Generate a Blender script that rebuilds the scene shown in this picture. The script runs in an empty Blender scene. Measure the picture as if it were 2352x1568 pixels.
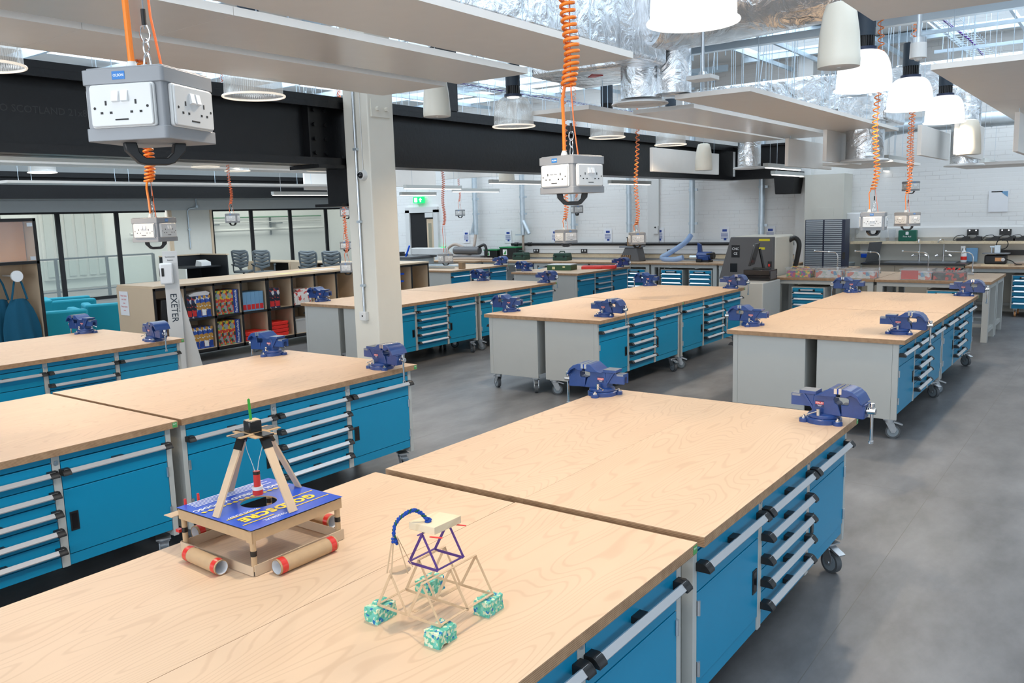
import bpy, math, random
from math import sin, cos, pi, radians, sqrt, atan2
from mathutils import Vector, Matrix
random.seed(7)
S = bpy.context.scene
COL = S.collection
# ---------------------------------------------------------------- camera
FPX, YAW, PITCH, ROLL, CAMZ = 1939.27, -0.6368351, 0.1501501, -0.0285890, 1.93732
_cy, _sy, _cp, _sp = cos(YAW), sin(YAW), cos(PITCH), sin(PITCH)
CF = Vector((_sy*_cp, _cy*_cp, -_sp)); _r = Vector((_cy, -_sy, 0)); _u = _r.cross(CF)
CR = cos(ROLL)*_r + sin(ROLL)*_u
CU = cos(ROLL)*_u - sin(ROLL)*_r
cd = bpy.data.cameras.new('camera'); cam = bpy.data.objects.new('camera', cd); COL.objects.link(cam)
cd.sensor_width = 36.0; cd.lens = FPX*36.0/2352.0; cd.clip_start = 0.05; cd.clip_end = 200
cam.matrix_world = Matrix(((CR.x, CU.x, -CF.x, 0), (CR.y, CU.y, -CF.y, 0), (CR.z, CU.z, -CF.z, CAMZ), (0, 0, 0, 1)))
S.camera = cam
# ---------------------------------------------------------------- world, exposure
S.view_settings.view_transform = 'Standard'; S.view_settings.look = 'None'
S.view_settings.gamma = 1.0; S.view_settings.use_curve_mapping = False
S.view_settings.exposure = 0.18
W = bpy.data.worlds.new('world'); S.world = W; W.use_nodes = True
W.node_tree.nodes['Background'].inputs[0].default_value = (0.72, 0.86, 1.0, 1)
W.node_tree.nodes['Background'].inputs[1].default_value = 1.1
S.cycles.use_denoising = True
S.cycles.max_bounces = 7; S.cycles.diffuse_bounces = 4; S.cycles.glossy_bounces = 3
S.cycles.transmission_bounces = 3; S.cycles.transparent_max_bounces = 8
S.cycles.sample_clamp_indirect = 4.0
S.cycles.use_adaptive_sampling = True; S.cycles.adaptive_threshold = 0.02
S.cycles.caustics_reflective = False; S.cycles.caustics_refractive = False

def area_light(name, loc, size, power, color, rot=(0, 0, 0)):
    l = bpy.data.lights.new(name, 'AREA'); l.shape = 'RECTANGLE'; l.size, l.size_y = size
    l.energy = power; l.color = color
    o = bpy.data.objects.new(name, l); o.location = loc; o.rotation_euler = rot; COL.objects.link(o)
    return o
ROOFZ = 4.75
# daylight through the roof glazing, left-hand strips added to brighten the room (x0, x1, y0, y1, radiance)
SKYLIGHTS_AND_FILL = [(-2.2, 1.6, -3.5, 3.0, 1.9), (-2.2, 1.6, 4.2, 10.2, 1.9), (-2.9, 1.6, 11.2, 16.4, 2.6), (-6.0, -4.4, -2, 6.0, 1.3), (-6.0, -4.4, 8.0, 16.4, 2.2),
             (-10.4, -8.2, 1.0, 7.0, 2.0), (-11.5, -8.6, 9.0, 16.4, 2.8), (-14.6, -12.4, 2.0, 16.4, 3.0), (-18.9, -16.0, 3.0, 20.0, 4.0)]
for i, (x0, x1, y0, y1, r) in enumerate(SKYLIGHTS_AND_FILL):
    a = (x1-x0)*(y1-y0)
    area_light('roof_daylight', ((x0+x1)/2, (y0+y1)/2, ROOFZ+.10), (x1-x0, y1-y0), r*pi*a, (0.80, 0.91, 1.0))
area_light('outer_hall_daylight', (-24.6, 14, 4.4), (3.0, 18), 520, (1.0, 0.96, 0.88))
# fill light from unseen windows added behind the camera and in the right wall
area_light('window_daylight', (-4.5, -5.24, 2.0), (15.0, 2.6), 3.4*pi*39, (0.93, 0.96, 1.0), (radians(-90), 0, pi))
area_light('window_daylight', (5.24, 6.0, 2.1), (2.4, 18.0), 0.5*pi*43, (0.80, 0.91, 1.0), (0, radians(90), 0))

# ---------------------------------------------------------------- materials
MATS = {}
def nt(name):
    m = bpy.data.materials.new(name); m.use_nodes = True
    n = m.node_tree; b = n.nodes['Principled BSDF']; MATS[name] = m
    return m, n, b
def lk(n, a, b): n.links.new(a, b)
def node(n, t, **kw):
    x = n.nodes.new(t)
    for k, v in kw.items(): setattr(x, k, v)
    return x
def flat(name, col, rough=.5, metal=0., coat=0., noise=0., nscale=8., bump=0., bscale=60., emit=None, estr=0., spec=.5):
    m, n, b = nt(name)
    b.inputs['Base Color'].default_value = (*col, 1); b.inputs['Roughness'].default_value = rough
    b.inputs['Metallic'].default_value = metal; b.inputs['Coat Weight'].default_value = coat
    b.inputs['Specular IOR Level'].default_value = spec
    if emit: b.inputs['Emission Color'].default_value = (*emit, 1); b.inputs['Emission Strength'].default_value = estr
    tc = node(n, 'ShaderNodeTexCoord')
    no = node(n, 'ShaderNodeTexNoise'); no.inputs['Scale'].default_value = nscale; no.inputs['Detail'].default_value = 3
    lk(n, tc.outputs['Object'], no.inputs['Vector'])
    mx = node(n, 'ShaderNodeMix', data_type='RGBA')
    k = max(noise, .03)
    mx.inputs[6].default_value = tuple(c*(1-k) for c in col)+(1,); mx.inputs[7].default_value = tuple(min(1, c*(1+k)) for c in col)+(1,)
    lk(n, no.outputs['Fac'], mx.inputs[0]); lk(n, mx.outputs[2], b.inputs['Base Color'])
    if bump:
        n2 = node(n, 'ShaderNodeTexNoise'); n2.inputs['Scale'].default_value = bscale; n2.inputs['Detail'].default_value = 2
        lk(n, tc.outputs['Object'], n2.inputs['Vector'])
        bp = node(n, 'ShaderNodeBump'); bp.inputs['Strength'].default_value = bump; bp.inputs['Distance'].default_value = .004
        lk(n, n2.outputs['Fac'], bp.inputs['Height']); lk(n, bp.outputs[0], b.inputs['Normal'])
    return m
def wood(name, c1, c2, scale=(7.0, 1.3, 1), freq=9., rough=.42, strength=.5):
    """contour-line grain along local Y, a different sheet for every object"""
    m, n, b = nt(name)
    tc = node(n, 'ShaderNodeTexCoord'); oi = node(n, 'ShaderNodeObjectInfo')
    mp = node(n, 'ShaderNodeMapping'); mp.inputs['Scale'].default_value = scale
    cx = node(n, 'ShaderNodeCombineXYZ'); ml = node(n, 'ShaderNodeMath', operation='MULTIPLY'); ml.inputs[1].default_value = 37.
    lk(n, oi.outputs['Random'], ml.inputs[0]); lk(n, ml.outputs[0], cx.inputs[0]); lk(n, ml.outputs[0], cx.inputs[2])
    lk(n, tc.outputs['Object'], mp.inputs['Vector']); lk(n, cx.outputs[0], mp.inputs['Location'])
    n1 = node(n, 'ShaderNodeTexNoise'); n1.inputs['Scale'].default_value = .42; n1.inputs['Detail'].default_value = 2.2; n1.inputs['Roughness'].default_value = .45
    lk(n, mp.outputs[0], n1.inputs['Vector'])
    m1 = node(n, 'ShaderNodeMath', operation='MULTIPLY'); m1.inputs[1].default_value = freq*6.283*2.2
    s1 = node(n, 'ShaderNodeMath', operation='SINE'); lk(n, n1.outputs['Fac'], m1.inputs[0]); lk(n, m1.outputs[0], s1.inputs[0])
    r = node(n, 'ShaderNodeMapRange'); r.inputs['From Min'].default_value = .55; r.inputs['From Max'].default_value = 1.; r.inputs['To Max'].default_value = strength
    lk(n, s1.outputs[0], r.inputs['Value'])
    n2 = node(n, 'ShaderNodeTexNoise'); n2.inputs['Scale'].default_value = 1.3; n2.inputs['Detail'].default_value = 4
    lk(n, mp.outputs[0], n2.inputs['Vector'])
    ad = node(n, 'ShaderNodeMath', operation='MULTIPLY_ADD'); ad.inputs[1].default_value = .5; lk(n, n2.outputs['Fac'], ad.inputs[0]); lk(n, r.outputs[0], ad.inputs[2])
    mx = node(n, 'ShaderNodeMix', data_type='RGBA'); mx.inputs[6].default_value = (*c1, 1); mx.inputs[7].default_value = (*c2, 1)
    lk(n, ad.outputs[0], mx.inputs[0]); lk(n, mx.outputs[2], b.inputs['Base Color'])
    b.inputs['Roughness'].default_value = rough; b.inputs['Specular IOR Level'].default_value = .35
    return m
wood('birch', (.745, .548, .378), (.57, .385, .25), freq=21., strength=.38)
wood('beige_laminate', (.66, .52, .37), (.58, .44, .30), scale=(3, 30, 3), freq=1.5, strength=.3)
wood('pine', (.80, .67, .48), (.68, .53, .34), scale=(25, 6, 25), freq=2., strength=.5)
wood('stick', (.62, .45, .29), (.52, .36, .22), scale=(60, 60, 10), freq=1.)
def ply_edge():
    m, n, b = nt('ply_edge')
    tc = node(n, 'ShaderNodeTexCoord'); sp = node(n, 'ShaderNodeSeparateXYZ'); lk(n, tc.outputs['Object'], sp.inputs[0])
    mu = node(n, 'ShaderNodeMath', operation='MULTIPLY'); mu.inputs[1].default_value = 6.283/.0058
    sn = node(n, 'ShaderNodeMath', operation='SINE'); lk(n, sp.outputs[2], mu.inputs[0]); lk(n, mu.outputs[0], sn.inputs[0])
    no = node(n, 'ShaderNodeTexNoise'); no.inputs['Scale'].default_value = 25; lk(n, tc.outputs['Object'], no.inputs['Vector'])
    ad = node(n, 'ShaderNodeMath', operation='MULTIPLY_ADD'); ad.inputs[1].default_value = .35; lk(n, sn.outputs[0], ad.inputs[0]); lk(n, no.outputs['Fac'], ad.inputs[2])
    mx = node(n, 'ShaderNodeMix', data_type='RGBA'); mx.inputs[6].default_value = (.22, .12, .06, 1); mx.inputs[7].default_value = (.52, .33, .19, 1)
    lk(n, ad.outputs[0], mx.inputs[0]); lk(n, mx.outputs[2], b.inputs['Base Color']); b.inputs['Roughness'].default_value = .6
ply_edge()
def brick():
    m, n, b = nt('white_brick')
    tc = node(n, 'ShaderNodeTexCoord'); sp = node(n, 'ShaderNodeSeparateXYZ'); lk(n, tc.outputs['Object'], sp.inputs[0])
    cx = node(n, 'ShaderNodeCombineXYZ'); lk(n, sp.outputs[0], cx.inputs[0]); lk(n, sp.outputs[2], cx.inputs[1])
    br = node(n, 'ShaderNodeTexBrick'); br.inputs['Scale'].default_value = 1.; br.inputs['Brick Width'].default_value = .225; br.inputs['Row Height'].default_value = .075
    br.inputs['Mortar Size'].default_value = .007; br.inputs['Mortar Smooth'].default_value = .4
    lk(n, cx.outputs[0], br.inputs['Vector'])
    no = node(n, 'ShaderNodeTexNoise'); no.inputs['Scale'].default_value = 1.7; no.inputs['Detail'].default_value = 3
    mp = node(n, 'ShaderNodeMapping'); mp.inputs['Scale'].default_value = (.5, 1, 4); lk(n, tc.outputs['Object'], mp.inputs[0]); lk(n, mp.outputs[0], no.inputs['Vector'])
    rr = node(n, 'ShaderNodeMapRange'); rr.inputs['From Min'].default_value = .48; rr.inputs['From Max'].default_value = .62; lk(n, no.outputs['Fac'], rr.inputs['Value'])
    ml = node(n, 'ShaderNodeMath', operation='MULTIPLY'); lk(n, br.outputs['Fac'], ml.inputs[0]); lk(n, rr.outputs[0], ml.inputs[1])
    mx = node(n, 'ShaderNodeMix', data_type='RGBA'); mx.inputs[6].default_value = (.80, .80, .79, 1); mx.inputs[7].default_value = (.66, .65, .64, 1)
    lk(n, ml.outputs[0], mx.inputs[0]); lk(n, mx.outputs[2], b.inputs['Base Color'])
    bp = node(n, 'ShaderNodeBump', invert=True); bp.inputs['Strength'].default_value = .25; bp.inputs['Distance'].default_value = .004
    lk(n, br.outputs['Fac'], bp.inputs['Height']); lk(n, bp.outputs[0], b.inputs['Normal']); b.inputs['Roughness'].default_value = .55
brick()
def floor_mat():
    m, n, b = nt('vinyl_floor')
    tc = node(n, 'ShaderNodeTexCoord')
    n1 = node(n, 'ShaderNodeTexNoise'); n1.inputs['Scale'].default_value = 1.6; n1.inputs['Detail'].default_value = 9; n1.inputs['Roughness'].default_value = .62
    mp = node(n, 'ShaderNodeMapping'); mp.inputs['Scale'].default_value = (2.0, .9, 1); mp.inputs['Rotation'].default_value = (0, 0, .6)
    lk(n, tc.outputs['Object'], mp.inputs[0]); lk(n, mp.outputs[0], n1.inputs['Vector'])
    mx = node(n, 'ShaderNodeMix', data_type='RGBA'); mx.inputs[6].default_value = (.105, .107, .113, 1); mx.inputs[7].default_value = (.225, .228, .238, 1)
    rr = node(n, 'ShaderNodeMapRange'); rr.inputs['From Min'].default_value = .3; rr.inputs['From Max'].default_value = .7; lk(n, n1.outputs['Fac'], rr.inputs['Value'])
    lk(n, rr.outputs[0], mx.inputs[0])
    br = node(n, 'ShaderNodeTexBrick'); br.offset = 0.; br.inputs['Scale'].default_value = 1.; br.inputs['Brick Width'].default_value = 1.0; br.inputs['Row Height'].default_value = 3.0
    br.inputs['Mortar Size'].default_value = .0020; lk(n, tc.outputs['Object'], br.inputs['Vector'])
    m2 = node(n, 'ShaderNodeMix', data_type='RGBA'); m2.inputs[7].default_value = (.12, .115, .11, 1)
    lk(n, br.outputs['Fac'], m2.inputs[0]); lk(n, mx.outputs[2], m2.inputs[6]); lk(n, m2.outputs[2], b.inputs['Base Color'])
    b.inputs['Roughness'].default_value = .40; b.inputs['Specular IOR Level'].default_value = .45
floor_mat()
def foil_mat():
    m, n, b = nt('foil')
    tc = node(n, 'ShaderNodeTexCoord')
    b.inputs['Base Color'].default_value = (.80, .83, .86, 1); b.inputs['Metallic'].default_value = 1.; b.inputs['Roughness'].default_value = .27
    v = node(n, 'ShaderNodeTexNoise'); v.inputs['Scale'].default_value = 5; v.inputs['Detail'].default_value = 5; v.inputs['Distortion'].default_value = 1.2
    lk(n, tc.outputs['Object'], v.inputs['Vector'])
    bp = node(n, 'ShaderNodeBump'); bp.inputs['Strength'].default_value = 1.; bp.inputs['Distance'].default_value = .035
    lk(n, v.outputs['Fac'], bp.inputs['Height']); lk(n, bp.outputs[0], b.inputs['Normal'])
foil_mat()
def sponge():
    m, n, b = nt('sponge')
    tc = node(n, 'ShaderNodeTexCoord'); v = node(n, 'ShaderNodeTexVoronoi'); v.inputs['Scale'].default_value = 130; lk(n, tc.outputs['Object'], v.inputs['Vector'])
    no = node(n, 'ShaderNodeTexNoise'); no.inputs['Scale'].default_value = 90; lk(n, tc.outputs['Object'], no.inputs['Vector'])
    sp = node(n, 'ShaderNodeSeparateColor'); lk(n, v.outputs['Color'], sp.inputs[0])
    cr = node(n, 'ShaderNodeValToRGB'); cr.color_ramp.interpolation = 'CONSTANT'; e = cr.color_ramp.elements
    e[0].color = (.10, .42, .30, 1); e[1].position = .34; e[1].color = (.58, .66, .45, 1)
    for p, c in ((.52, (.14, .48, .40, 1)), (.74, (.02, .17, .40, 1)), (.82, (.22, .55, .44, 1)), (.92, (.66, .70, .52, 1))):
        x = e.new(p); x.color = c
    lk(n, sp.outputs[0], cr.inputs[0]); lk(n, cr.outputs[0], b.inputs['Base Color']); b.inputs['Roughness'].default_value = .9
    bp = node(n, 'ShaderNodeBump'); bp.inputs['Strength'].default_value = .8; bp.inputs['Distance'].default_value = .003; lk(n, no.outputs['Fac'], bp.inputs['Height']); lk(n, bp.outputs[0], b.inputs['Normal'])
sponge()
def confetti(name, cols, scale=60):
    m, n, b = nt(name)
    tc = node(n, 'ShaderNodeTexCoord'); v = node(n, 'ShaderNodeTexVoronoi'); v.inputs['Scale'].default_value = scale; lk(n, tc.outputs['Object'], v.inputs['Vector'])
    sp = node(n, 'ShaderNodeSeparateColor'); lk(n, v.outputs['Color'], sp.inputs[0])
    cr = node(n, 'ShaderNodeValToRGB'); cr.color_ramp.interpolation = 'CONSTANT'; e = cr.color_ramp.elements
    e[0].color = (*cols[0], 1); e[1].position = 1/len(cols); e[1].color = (*cols[1], 1)
    for i, c in enumerate(cols[2:]): x = e.new((i+2)/len(cols)); x.color = (*c, 1)
    lk(n, sp.outputs[0], cr.inputs[0]); lk(n, cr.outputs[0], b.inputs['Base Color']); b.inputs['Roughness'].default_value = .5
def glassy(name, tint, fac, rough=.05):
    m = bpy.data.materials.new(name); m.use_nodes = True; n = m.node_tree; MATS[name] = m
    n.nodes.remove(n.nodes['Principled BSDF'])
    t = node(n, 'ShaderNodeBsdfTransparent'); t.inputs[0].default_value = (*tint, 1)
    g = node(n, 'ShaderNodeBsdfPrincipled'); g.inputs['Base Color'].default_value = (*tint, 1); g.inputs['Roughness'].default_value = rough
    mx = node(n, 'ShaderNodeMixShader'); mx.inputs[0].default_value = fac
    lk(n, t.outputs[0], mx.inputs[1]); lk(n, g.outputs[0], mx.inputs[2]); lk(n, mx.outputs[0], n.nodes['Material Output'].inputs[0])
    return m
glassy('window_glass', (.92, .96, .95), .10)
glassy('clear_plastic', (.96, .97, .98), .10, .15)
glassy('hose_clear', (.50, .66, .90), .6, .2)
glassy('frosted_plastic', (.85, .88, .90), .6, .35)
def shade_mat(name, glow, fac):
    m = bpy.data.materials.new(name); m.use_nodes = True; n = m.node_tree; MATS[name] = m
    n.nodes.remove(n.nodes['Principled BSDF'])
    tc = node(n, 'ShaderNodeTexCoord'); sp = node(n, 'ShaderNodeSeparateXYZ'); lk(n, tc.outputs['Object'], sp.inputs[0])
    at = node(n, 'ShaderNodeMath', operation='ARCTAN2'); lk(n, sp.outputs[0], at.inputs[0]); lk(n, sp.outputs[1], at.inputs[1])
    mu = node(n, 'ShaderNodeMath', operation='MULTIPLY'); mu.inputs[1].default_value = 90; sn = node(n, 'ShaderNodeMath', operation='SINE')
    lk(n, at.outputs[0], mu.inputs[0]); lk(n, mu.outputs[0], sn.inputs[0])
    bp = node(n, 'ShaderNodeBump'); bp.inputs['Strength'].default_value = .5; bp.inputs['Distance'].default_value = .004; lk(n, sn.outputs[0], bp.inputs['Height'])
    t = node(n, 'ShaderNodeBsdfTransparent'); t.inputs[0].default_value = (.93, .96, .97, 1)
    g = node(n, 'ShaderNodeBsdfPrincipled'); g.inputs['Base Color'].default_value = (.80, .81, .80, 1); g.inputs['Roughness'].default_value = .18; g.inputs['Metallic'].default_value = .7
    g.inputs['Emission Color'].default_value = (1, .97, .93, 1); g.inputs['Emission Strength'].default_value = glow
    lk(n, bp.outputs[0], g.inputs['Normal'])
    mx = node(n, 'ShaderNodeMixShader'); mx.inputs[0].default_value = fac
    lk(n, t.outputs[0], mx.inputs[1]); lk(n, g.outputs[0], mx.inputs[2]); lk(n, mx.outputs[0], n.nodes['Material Output'].inputs[0])
shade_mat('shade_dim', .10, .5)
shade_mat('shade_lit', 1.05, .78)
flat('blue_paint', (.002, .27, .49), .38, coat=.1)
flat('grey_paint', (.50, .515, .50), .45)
flat('inner_dark', (.02, .022, .025), .8)
flat('black_plastic', (.012, .012, .013), .42)
flat('black_paint', (.007, .007, .008), .30, bump=.35, bscale=22, spec=.35)
flat('aluminium', (.74, .75, .77), .30, metal=.6)
flat('zinc', (.62, .66, .70), .3, metal=.9, noise=.12, nscale=30)
flat('galvanised', (.60, .68, .74), .42, metal=.75, noise=.15, nscale=12)
flat('roof_steel', (.60, .73, .84), .4, metal=.3)
flat('rubber_grey', (.09, .10, .11), .6)
flat('wheel_grey', (.24, .29, .33), .45)
flat('vise_blue', (.016, .055, .22), .30, coat=.25, bump=.10, bscale=320, noise=.15, nscale=60)
flat('vise_steel', (.26, .28, .31), .42, metal=.55)
flat('bright_steel', (.70, .70, .70), .18, metal=1.)
flat('red_label', (.60, .03, .03), .4); flat('navy_label', (.01, .03, .12), .4)
flat('green_badge', (.07, .34, .10), .5); flat('olson_blue', (.01, .17, .50), .4)
flat('white_plastic', (.70, .70, .69), .32); flat('cream_plastic', (.78, .74, .64), .35)
flat('white_panel', (.86, .83, .79), .42, bump=.08, bscale=400)
flat('gloss_panel', (.80, .77, .73), .22); flat('white_wall', (.80, .81, .81), .6); flat('cream_wall', (.68, .665, .60), .6)
flat('grey_wall', (.55, .58, .58), .6)
flat('column_paint', (.74, .71, .63), .42, bump=.15, bscale=14)
flat('rolled_mark', (.013, .013, .014), .4); flat('box_grey', (.275, .285, .30), .42)
flat('orange_cable', (.88, .215, .012), .32, coat=.2); flat('red_cable', (.85, .16, .03), .4)
flat('rope_black', (.01, .01, .01), .6)
flat('sofa_teal', (.0, .31, .42), .7); flat('apron_blue', (.0, .085, .16), .85, bump=.5, bscale=12)
flat('card', (.46, .31, .175), .8, noise=.08, nscale=40); flat('card_light', (.56, .42, .29), .8, noise=.06, nscale=30)
flat('card_dark', (.25, .16, .09), .85)
flat('lid_blue', (.0, .065, .52), .3); flat('lid_yellow', (.86, .60, .02), .4); flat('print_white', (.85, .86, .88), .5)
flat('tape_black', (.008, .008, .008), .25); flat('tape_red', (.62, .035, .025), .3); flat('green_stick', (.02, .30, .03), .5)
flat('purple_stick', (.075, .03, .21), .55); flat('red_stick', (.65, .03, .03), .5)
flat('pipe_blue', (.01, .07, .42), .9, bump=1., bscale=500); flat('pipe_green', (.01, .11, .05), .9, bump=1., bscale=500); flat('pipe_purple', (.13, .04, .32), .9)
flat('string_white', (.80, .80, .78), .8)
flat('chair_grey', (.13, .15, .16), .6); flat('cnc_grey', (.115, .115, .12), .4); flat('yellow_sign', (.80, .70, .02), .5)
flat('screen_black', (.006, .006, .008), .15)
flat('dark_navy', (.012, .022, .06), .4); flat('drawer_clear', (.42, .48, .54), .25)
flat('tool_green', (.015, .05, .035), .45); flat('tool_black', (.01, .012, .012), .45); flat('case_green', (.035, .10, .04), .5); flat('lid_green', (.01, .22, .07), .45)
flat('bright_red', (.80, .03, .02), .4); flat('white_bright', (.86, .87, .88), .5)
flat('first_aid_green', (.0, .11, .07), .5); flat('paper', (.80, .81, .84), .8); flat('yellow_paper', (.80, .74, .40), .8)
flat('case_lightblue', (.16, .34, .55), .5); flat('hose_beige', (.46, .37, .31), .6, bump=.6, bscale=90); flat('blue_part', (.02, .06, .30), .4)
flat('black_laminate', (.02, .022, .025), .3); flat('sofa_dark', (.0, .16, .21), .7)
flat('orange_screen', (.82, .38, .15), .2); flat('railing_grey', (.10, .12, .14), .5); flat('outer_green', (.10, .26, .15), .6)
flat('panel_beige', (.52, .44, .34), .6); flat('black_matt', (.008, .008, .009), .7); flat('blue_tag', (.0, .09, .70), .4)
flat('exit_green', (.0, .55, .15), .5, emit=(.0, 1, .22), estr=.6); flat('lamp_white', (1, 1, 1), .5, emit=(1, .93, .82), estr=3.)
flat('led_white', (1, 1, 1), .5, emit=(1, .96, .90), estr=2.2); flat('exit_white', (1, 1, 1), .5, emit=(1, 1, 1), estr=1.2)
confetti('pipe_cleaners', [(.65, .03, .05), (.75, .30, .02), (.20, .04, .35), (.03, .35, .12), (.75, .55, .05), (.55, .05, .3)], 34)
confetti('box_art_dark', [(.015, .018, .04), (.02, .03, .10), (.45, .05, .04), (.6, .6, .62), (.01, .015, .03)], 22)
confetti('box_art_blue', [(.02, .07, .38), (.03, .10, .45), (.62, .64, .66), (.02, .05, .25), (.50, .26, .05)], 22)
confetti('box_art_kit', [(.03, .06, .05), (.55, .04, .03), (.10, .32, .10), (.65, .45, .03), (.55, .06, .04), (.30, .32, .34)], 26)
confetti('red_dots', [(.80, .78, .76), (.78, .76, .74), (.62, .08, .07), (.8, .78, .76)], 30)
confetti('mixed_bits', [(.70, .70, .70), (.15, .35, .55), (.6, .62, .6), (.70, .20, .15), (.45, .55, .50)], 22)
confetti('dark_bits', [(.01, .01, .01), (.05, .06, .07), (.55, .03, .02), (.02, .02, .02)], 30)
# ---------------------------------------------------------------- text (made first, while the scene is empty)
TEXTS = {}
def make_text(key, body, size=1.0, spacing=1.0, extr=0.004, bold=0.0):
    c = bpy.data.curves.new('lettering', 'FONT'); c.body = body; c.size = size; c.align_x = 'CENTER'; c.align_y = 'CENTER'
    c.space_character = spacing; c.extrude = extr; c.offset = bold; c.resolution_u = 2
    o = bpy.data.objects.new('lettering', c); COL.objects.link(o)
    bpy.context.view_layer.update()
    me = bpy.data.meshes.new_from_object(o.evaluated_get(bpy.context.evaluated_depsgraph_get()))
    TEXTS[key] = ([v.co.copy() for v in me.vertices], [tuple(p.vertices) for p in me.polygons])
    bpy.data.objects.remove(o); bpy.data.curves.remove(c); bpy.data.meshes.remove(me)
for t in ('OLSON', 'SEALEY', 'bott', 'TO SCOTLAND 21x8', 'EXETER', 'THE ORIGINAL', 'SINGLE THREAD WOODSCREW', 'THE SINGLE THREAD WOOD SCREW', 'fischertechnik',
          'Sanitisation', 'Station', 'UNIVERSITY OF', 'CE', 'SERVICES', 'PAT TESTED', 'Please leave', 'this Shelf', 'area', 'CNC', 'First Aid', 'MILLING', 'WOOD SCREW'):
    make_text(t, t, bold=.008)
make_text('GOLDSCREW', 'GOLDSCRE', bold=.055, spacing=1.12)
make_text('STW', 'SINGLE THREAD WOODSC', bold=.03, spacing=1.05)
make_text('OLSONB', 'OLSON', bold=.02)

# ---------------------------------------------------------------- mesh builder
class MB:
    def __init__(s, M=None): s.v = []; s.f = []; s.m = []; s.M = M
    def add(s, vs, fs, mat=0):
        n = len(s.v)
        if s.M is not None: vs = [s.M @ Vector(v) for v in vs]
        s.v += [tuple(v) for v in vs]; s.f += [tuple(i+n for i in f) for f in fs]; s.m += [mat]*len(fs)
        return s
    def box(s, x0, x1, y0, y1, z0, z1, mat=0, top=None):
        vs = [(x0, y0, z0), (x1, y0, z0), (x1, y1, z0), (x0, y1, z0), (x0, y0, z1), (x1, y0, z1), (x1, y1, z1), (x0, y1, z1)]
        s.add(vs, [(0, 1, 5, 4), (1, 2, 6, 5), (2, 3, 7, 6), (3, 0, 4, 7)], mat)
        n = len(s.v)-8
        s.f += [(n+3, n+2, n+1, n), (n+4, n+5, n+6, n+7)]; s.m += [mat if top is None else top]*2
        return s
    def prism(s, poly, ax, a, b, mat=0):
        """poly in the plane normal to ax ('x': (y,z), 'y': (x,z), 'z': (x,y)), extruded from a to b"""
        def P(p, t): return {'x': (t, p[0], p[1]), 'y': (p[0], t, p[1]), 'z': (p[0], p[1], t)}[ax]
        n = len(poly); vs = [P(p, a) for p in poly]+[P(p, b) for p in poly]
        area = sum(poly[i][0]*poly[(i+1) % n][1]-poly[(i+1) % n][0]*poly[i][1] for i in range(n))
        flip = (area > 0) != (ax == 'y')
        if b < a: flip = not flip
        fs = [(i, (i+1) % n, n+(i+1) % n, n+i) for i in range(n)]+[tuple(range(n-1, -1, -1)), tuple(range(n, 2*n))]
        if not flip: fs = [f[::-1] for f in fs]
        return s.add(vs, fs, mat)
    def cyl(s, p0, p1, r0, r1=None, n=16, mat=0, caps=True):
        if r1 is None: r1 = r0
        p0, p1 = Vector(p0), Vector(p1); d = (p1-p0).normalized()
        a = d.orthogonal().normalized(); b = d.cross(a)
        vs = []
        for p, r in ((p0, r0), (p1, r1)):
            for i in range(n):
                t = 2*pi*i/n; vs.append(p+a*(r*cos(t))+b*(r*sin(t)))
        fs = [(i, (i+1) % n, n+(i+1) % n, n+i) for i in range(n)]
        if caps: fs += [tuple(range(n-1, -1, -1)), tuple(range(n, 2*n))]
        return s.add(vs, fs, mat)
    def tube(s, pts, r, n=8, mat=0, closed=False, caps=True):
        pts = [Vector(p) for p in pts]; N = len(pts); rr = r if isinstance(r, (list, tuple)) else [r]*N
        up = None; vs = []
        for i, p in enumerate(pts):
            q0 = pts[(i-1) % N] if (i > 0 or closed) else p; q1 = pts[(i+1) % N] if (i < N-1 or closed) else p
            d = (q1-q0); d = d.normalized() if d.length > 1e-9 else Vector((0, 0, 1))
            up = d.orthogonal() if up is None else up-d*up.dot(d)
            if up.length < 1e-6: up = d.orthogonal()
            up.normalize(); b = d.cross(up)
            for k in range(n):
                t = 2*pi*k/n; vs.append(p+up*(rr[i]*cos(t))+b*(rr[i]*sin(t)))
        fs = []
        for i in range(N if closed else N-1):
            j = (i+1) % N
            for k in range(n): fs.append((i*n+k, i*n+(k+1) % n, j*n+(k+1) % n, j*n+k))
        if not closed and caps: fs += [tuple(range(n-1, -1, -1)), tuple(range((N-1)*n, N*n))]
        return s.add(vs, fs, mat)
    def lathe(s, prof, c=(0, 0, 0), n=32, mat=0, close=False):
        vs = []; c = Vector(c)
        for r, z in prof:
            for k in range(n):
                t = 2*pi*k/n; vs.append((c.x+r*cos(t), c.y+r*sin(t), c.z+z))
        m = len(prof); fs = []
        for i in range(m-1 if not close else m):
            j = (i+1) % m
            for k in range(n): fs.append((i*n+k, i*n+(k+1) % n, j*n+(k+1) % n, j*n+k))
        if not close:
            if prof[0][0] > 1e-6: fs.append(tuple(range(n-1, -1, -1)))
            if prof[-1][0] > 1e-6: fs.append(tuple(range((m-1)*n, m*n)))
        return s.add(vs, fs, mat)
    def text(s, key, loc, xdir, ydir, size, mat=0):
        X, Y = Vector(xdir).normalized(), Vector(ydir).normalized(); Z = X.cross(Y)
        M = Matrix(((X.x*size, Y.x*size, Z.x*size, loc[0]), (X.y*size, Y.y*size, Z.y*size, loc[1]), (X.z*size, Y.z*size, Z.z*size, loc[2]), (0, 0, 0, 1)))
        vs, fs = TEXTS[key]
        return s.add([M @ v for v in vs], fs, mat)
    def xf(s, M):
        s.v = [tuple(M @ Vector(v)) for v in s.v]; return s
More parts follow.
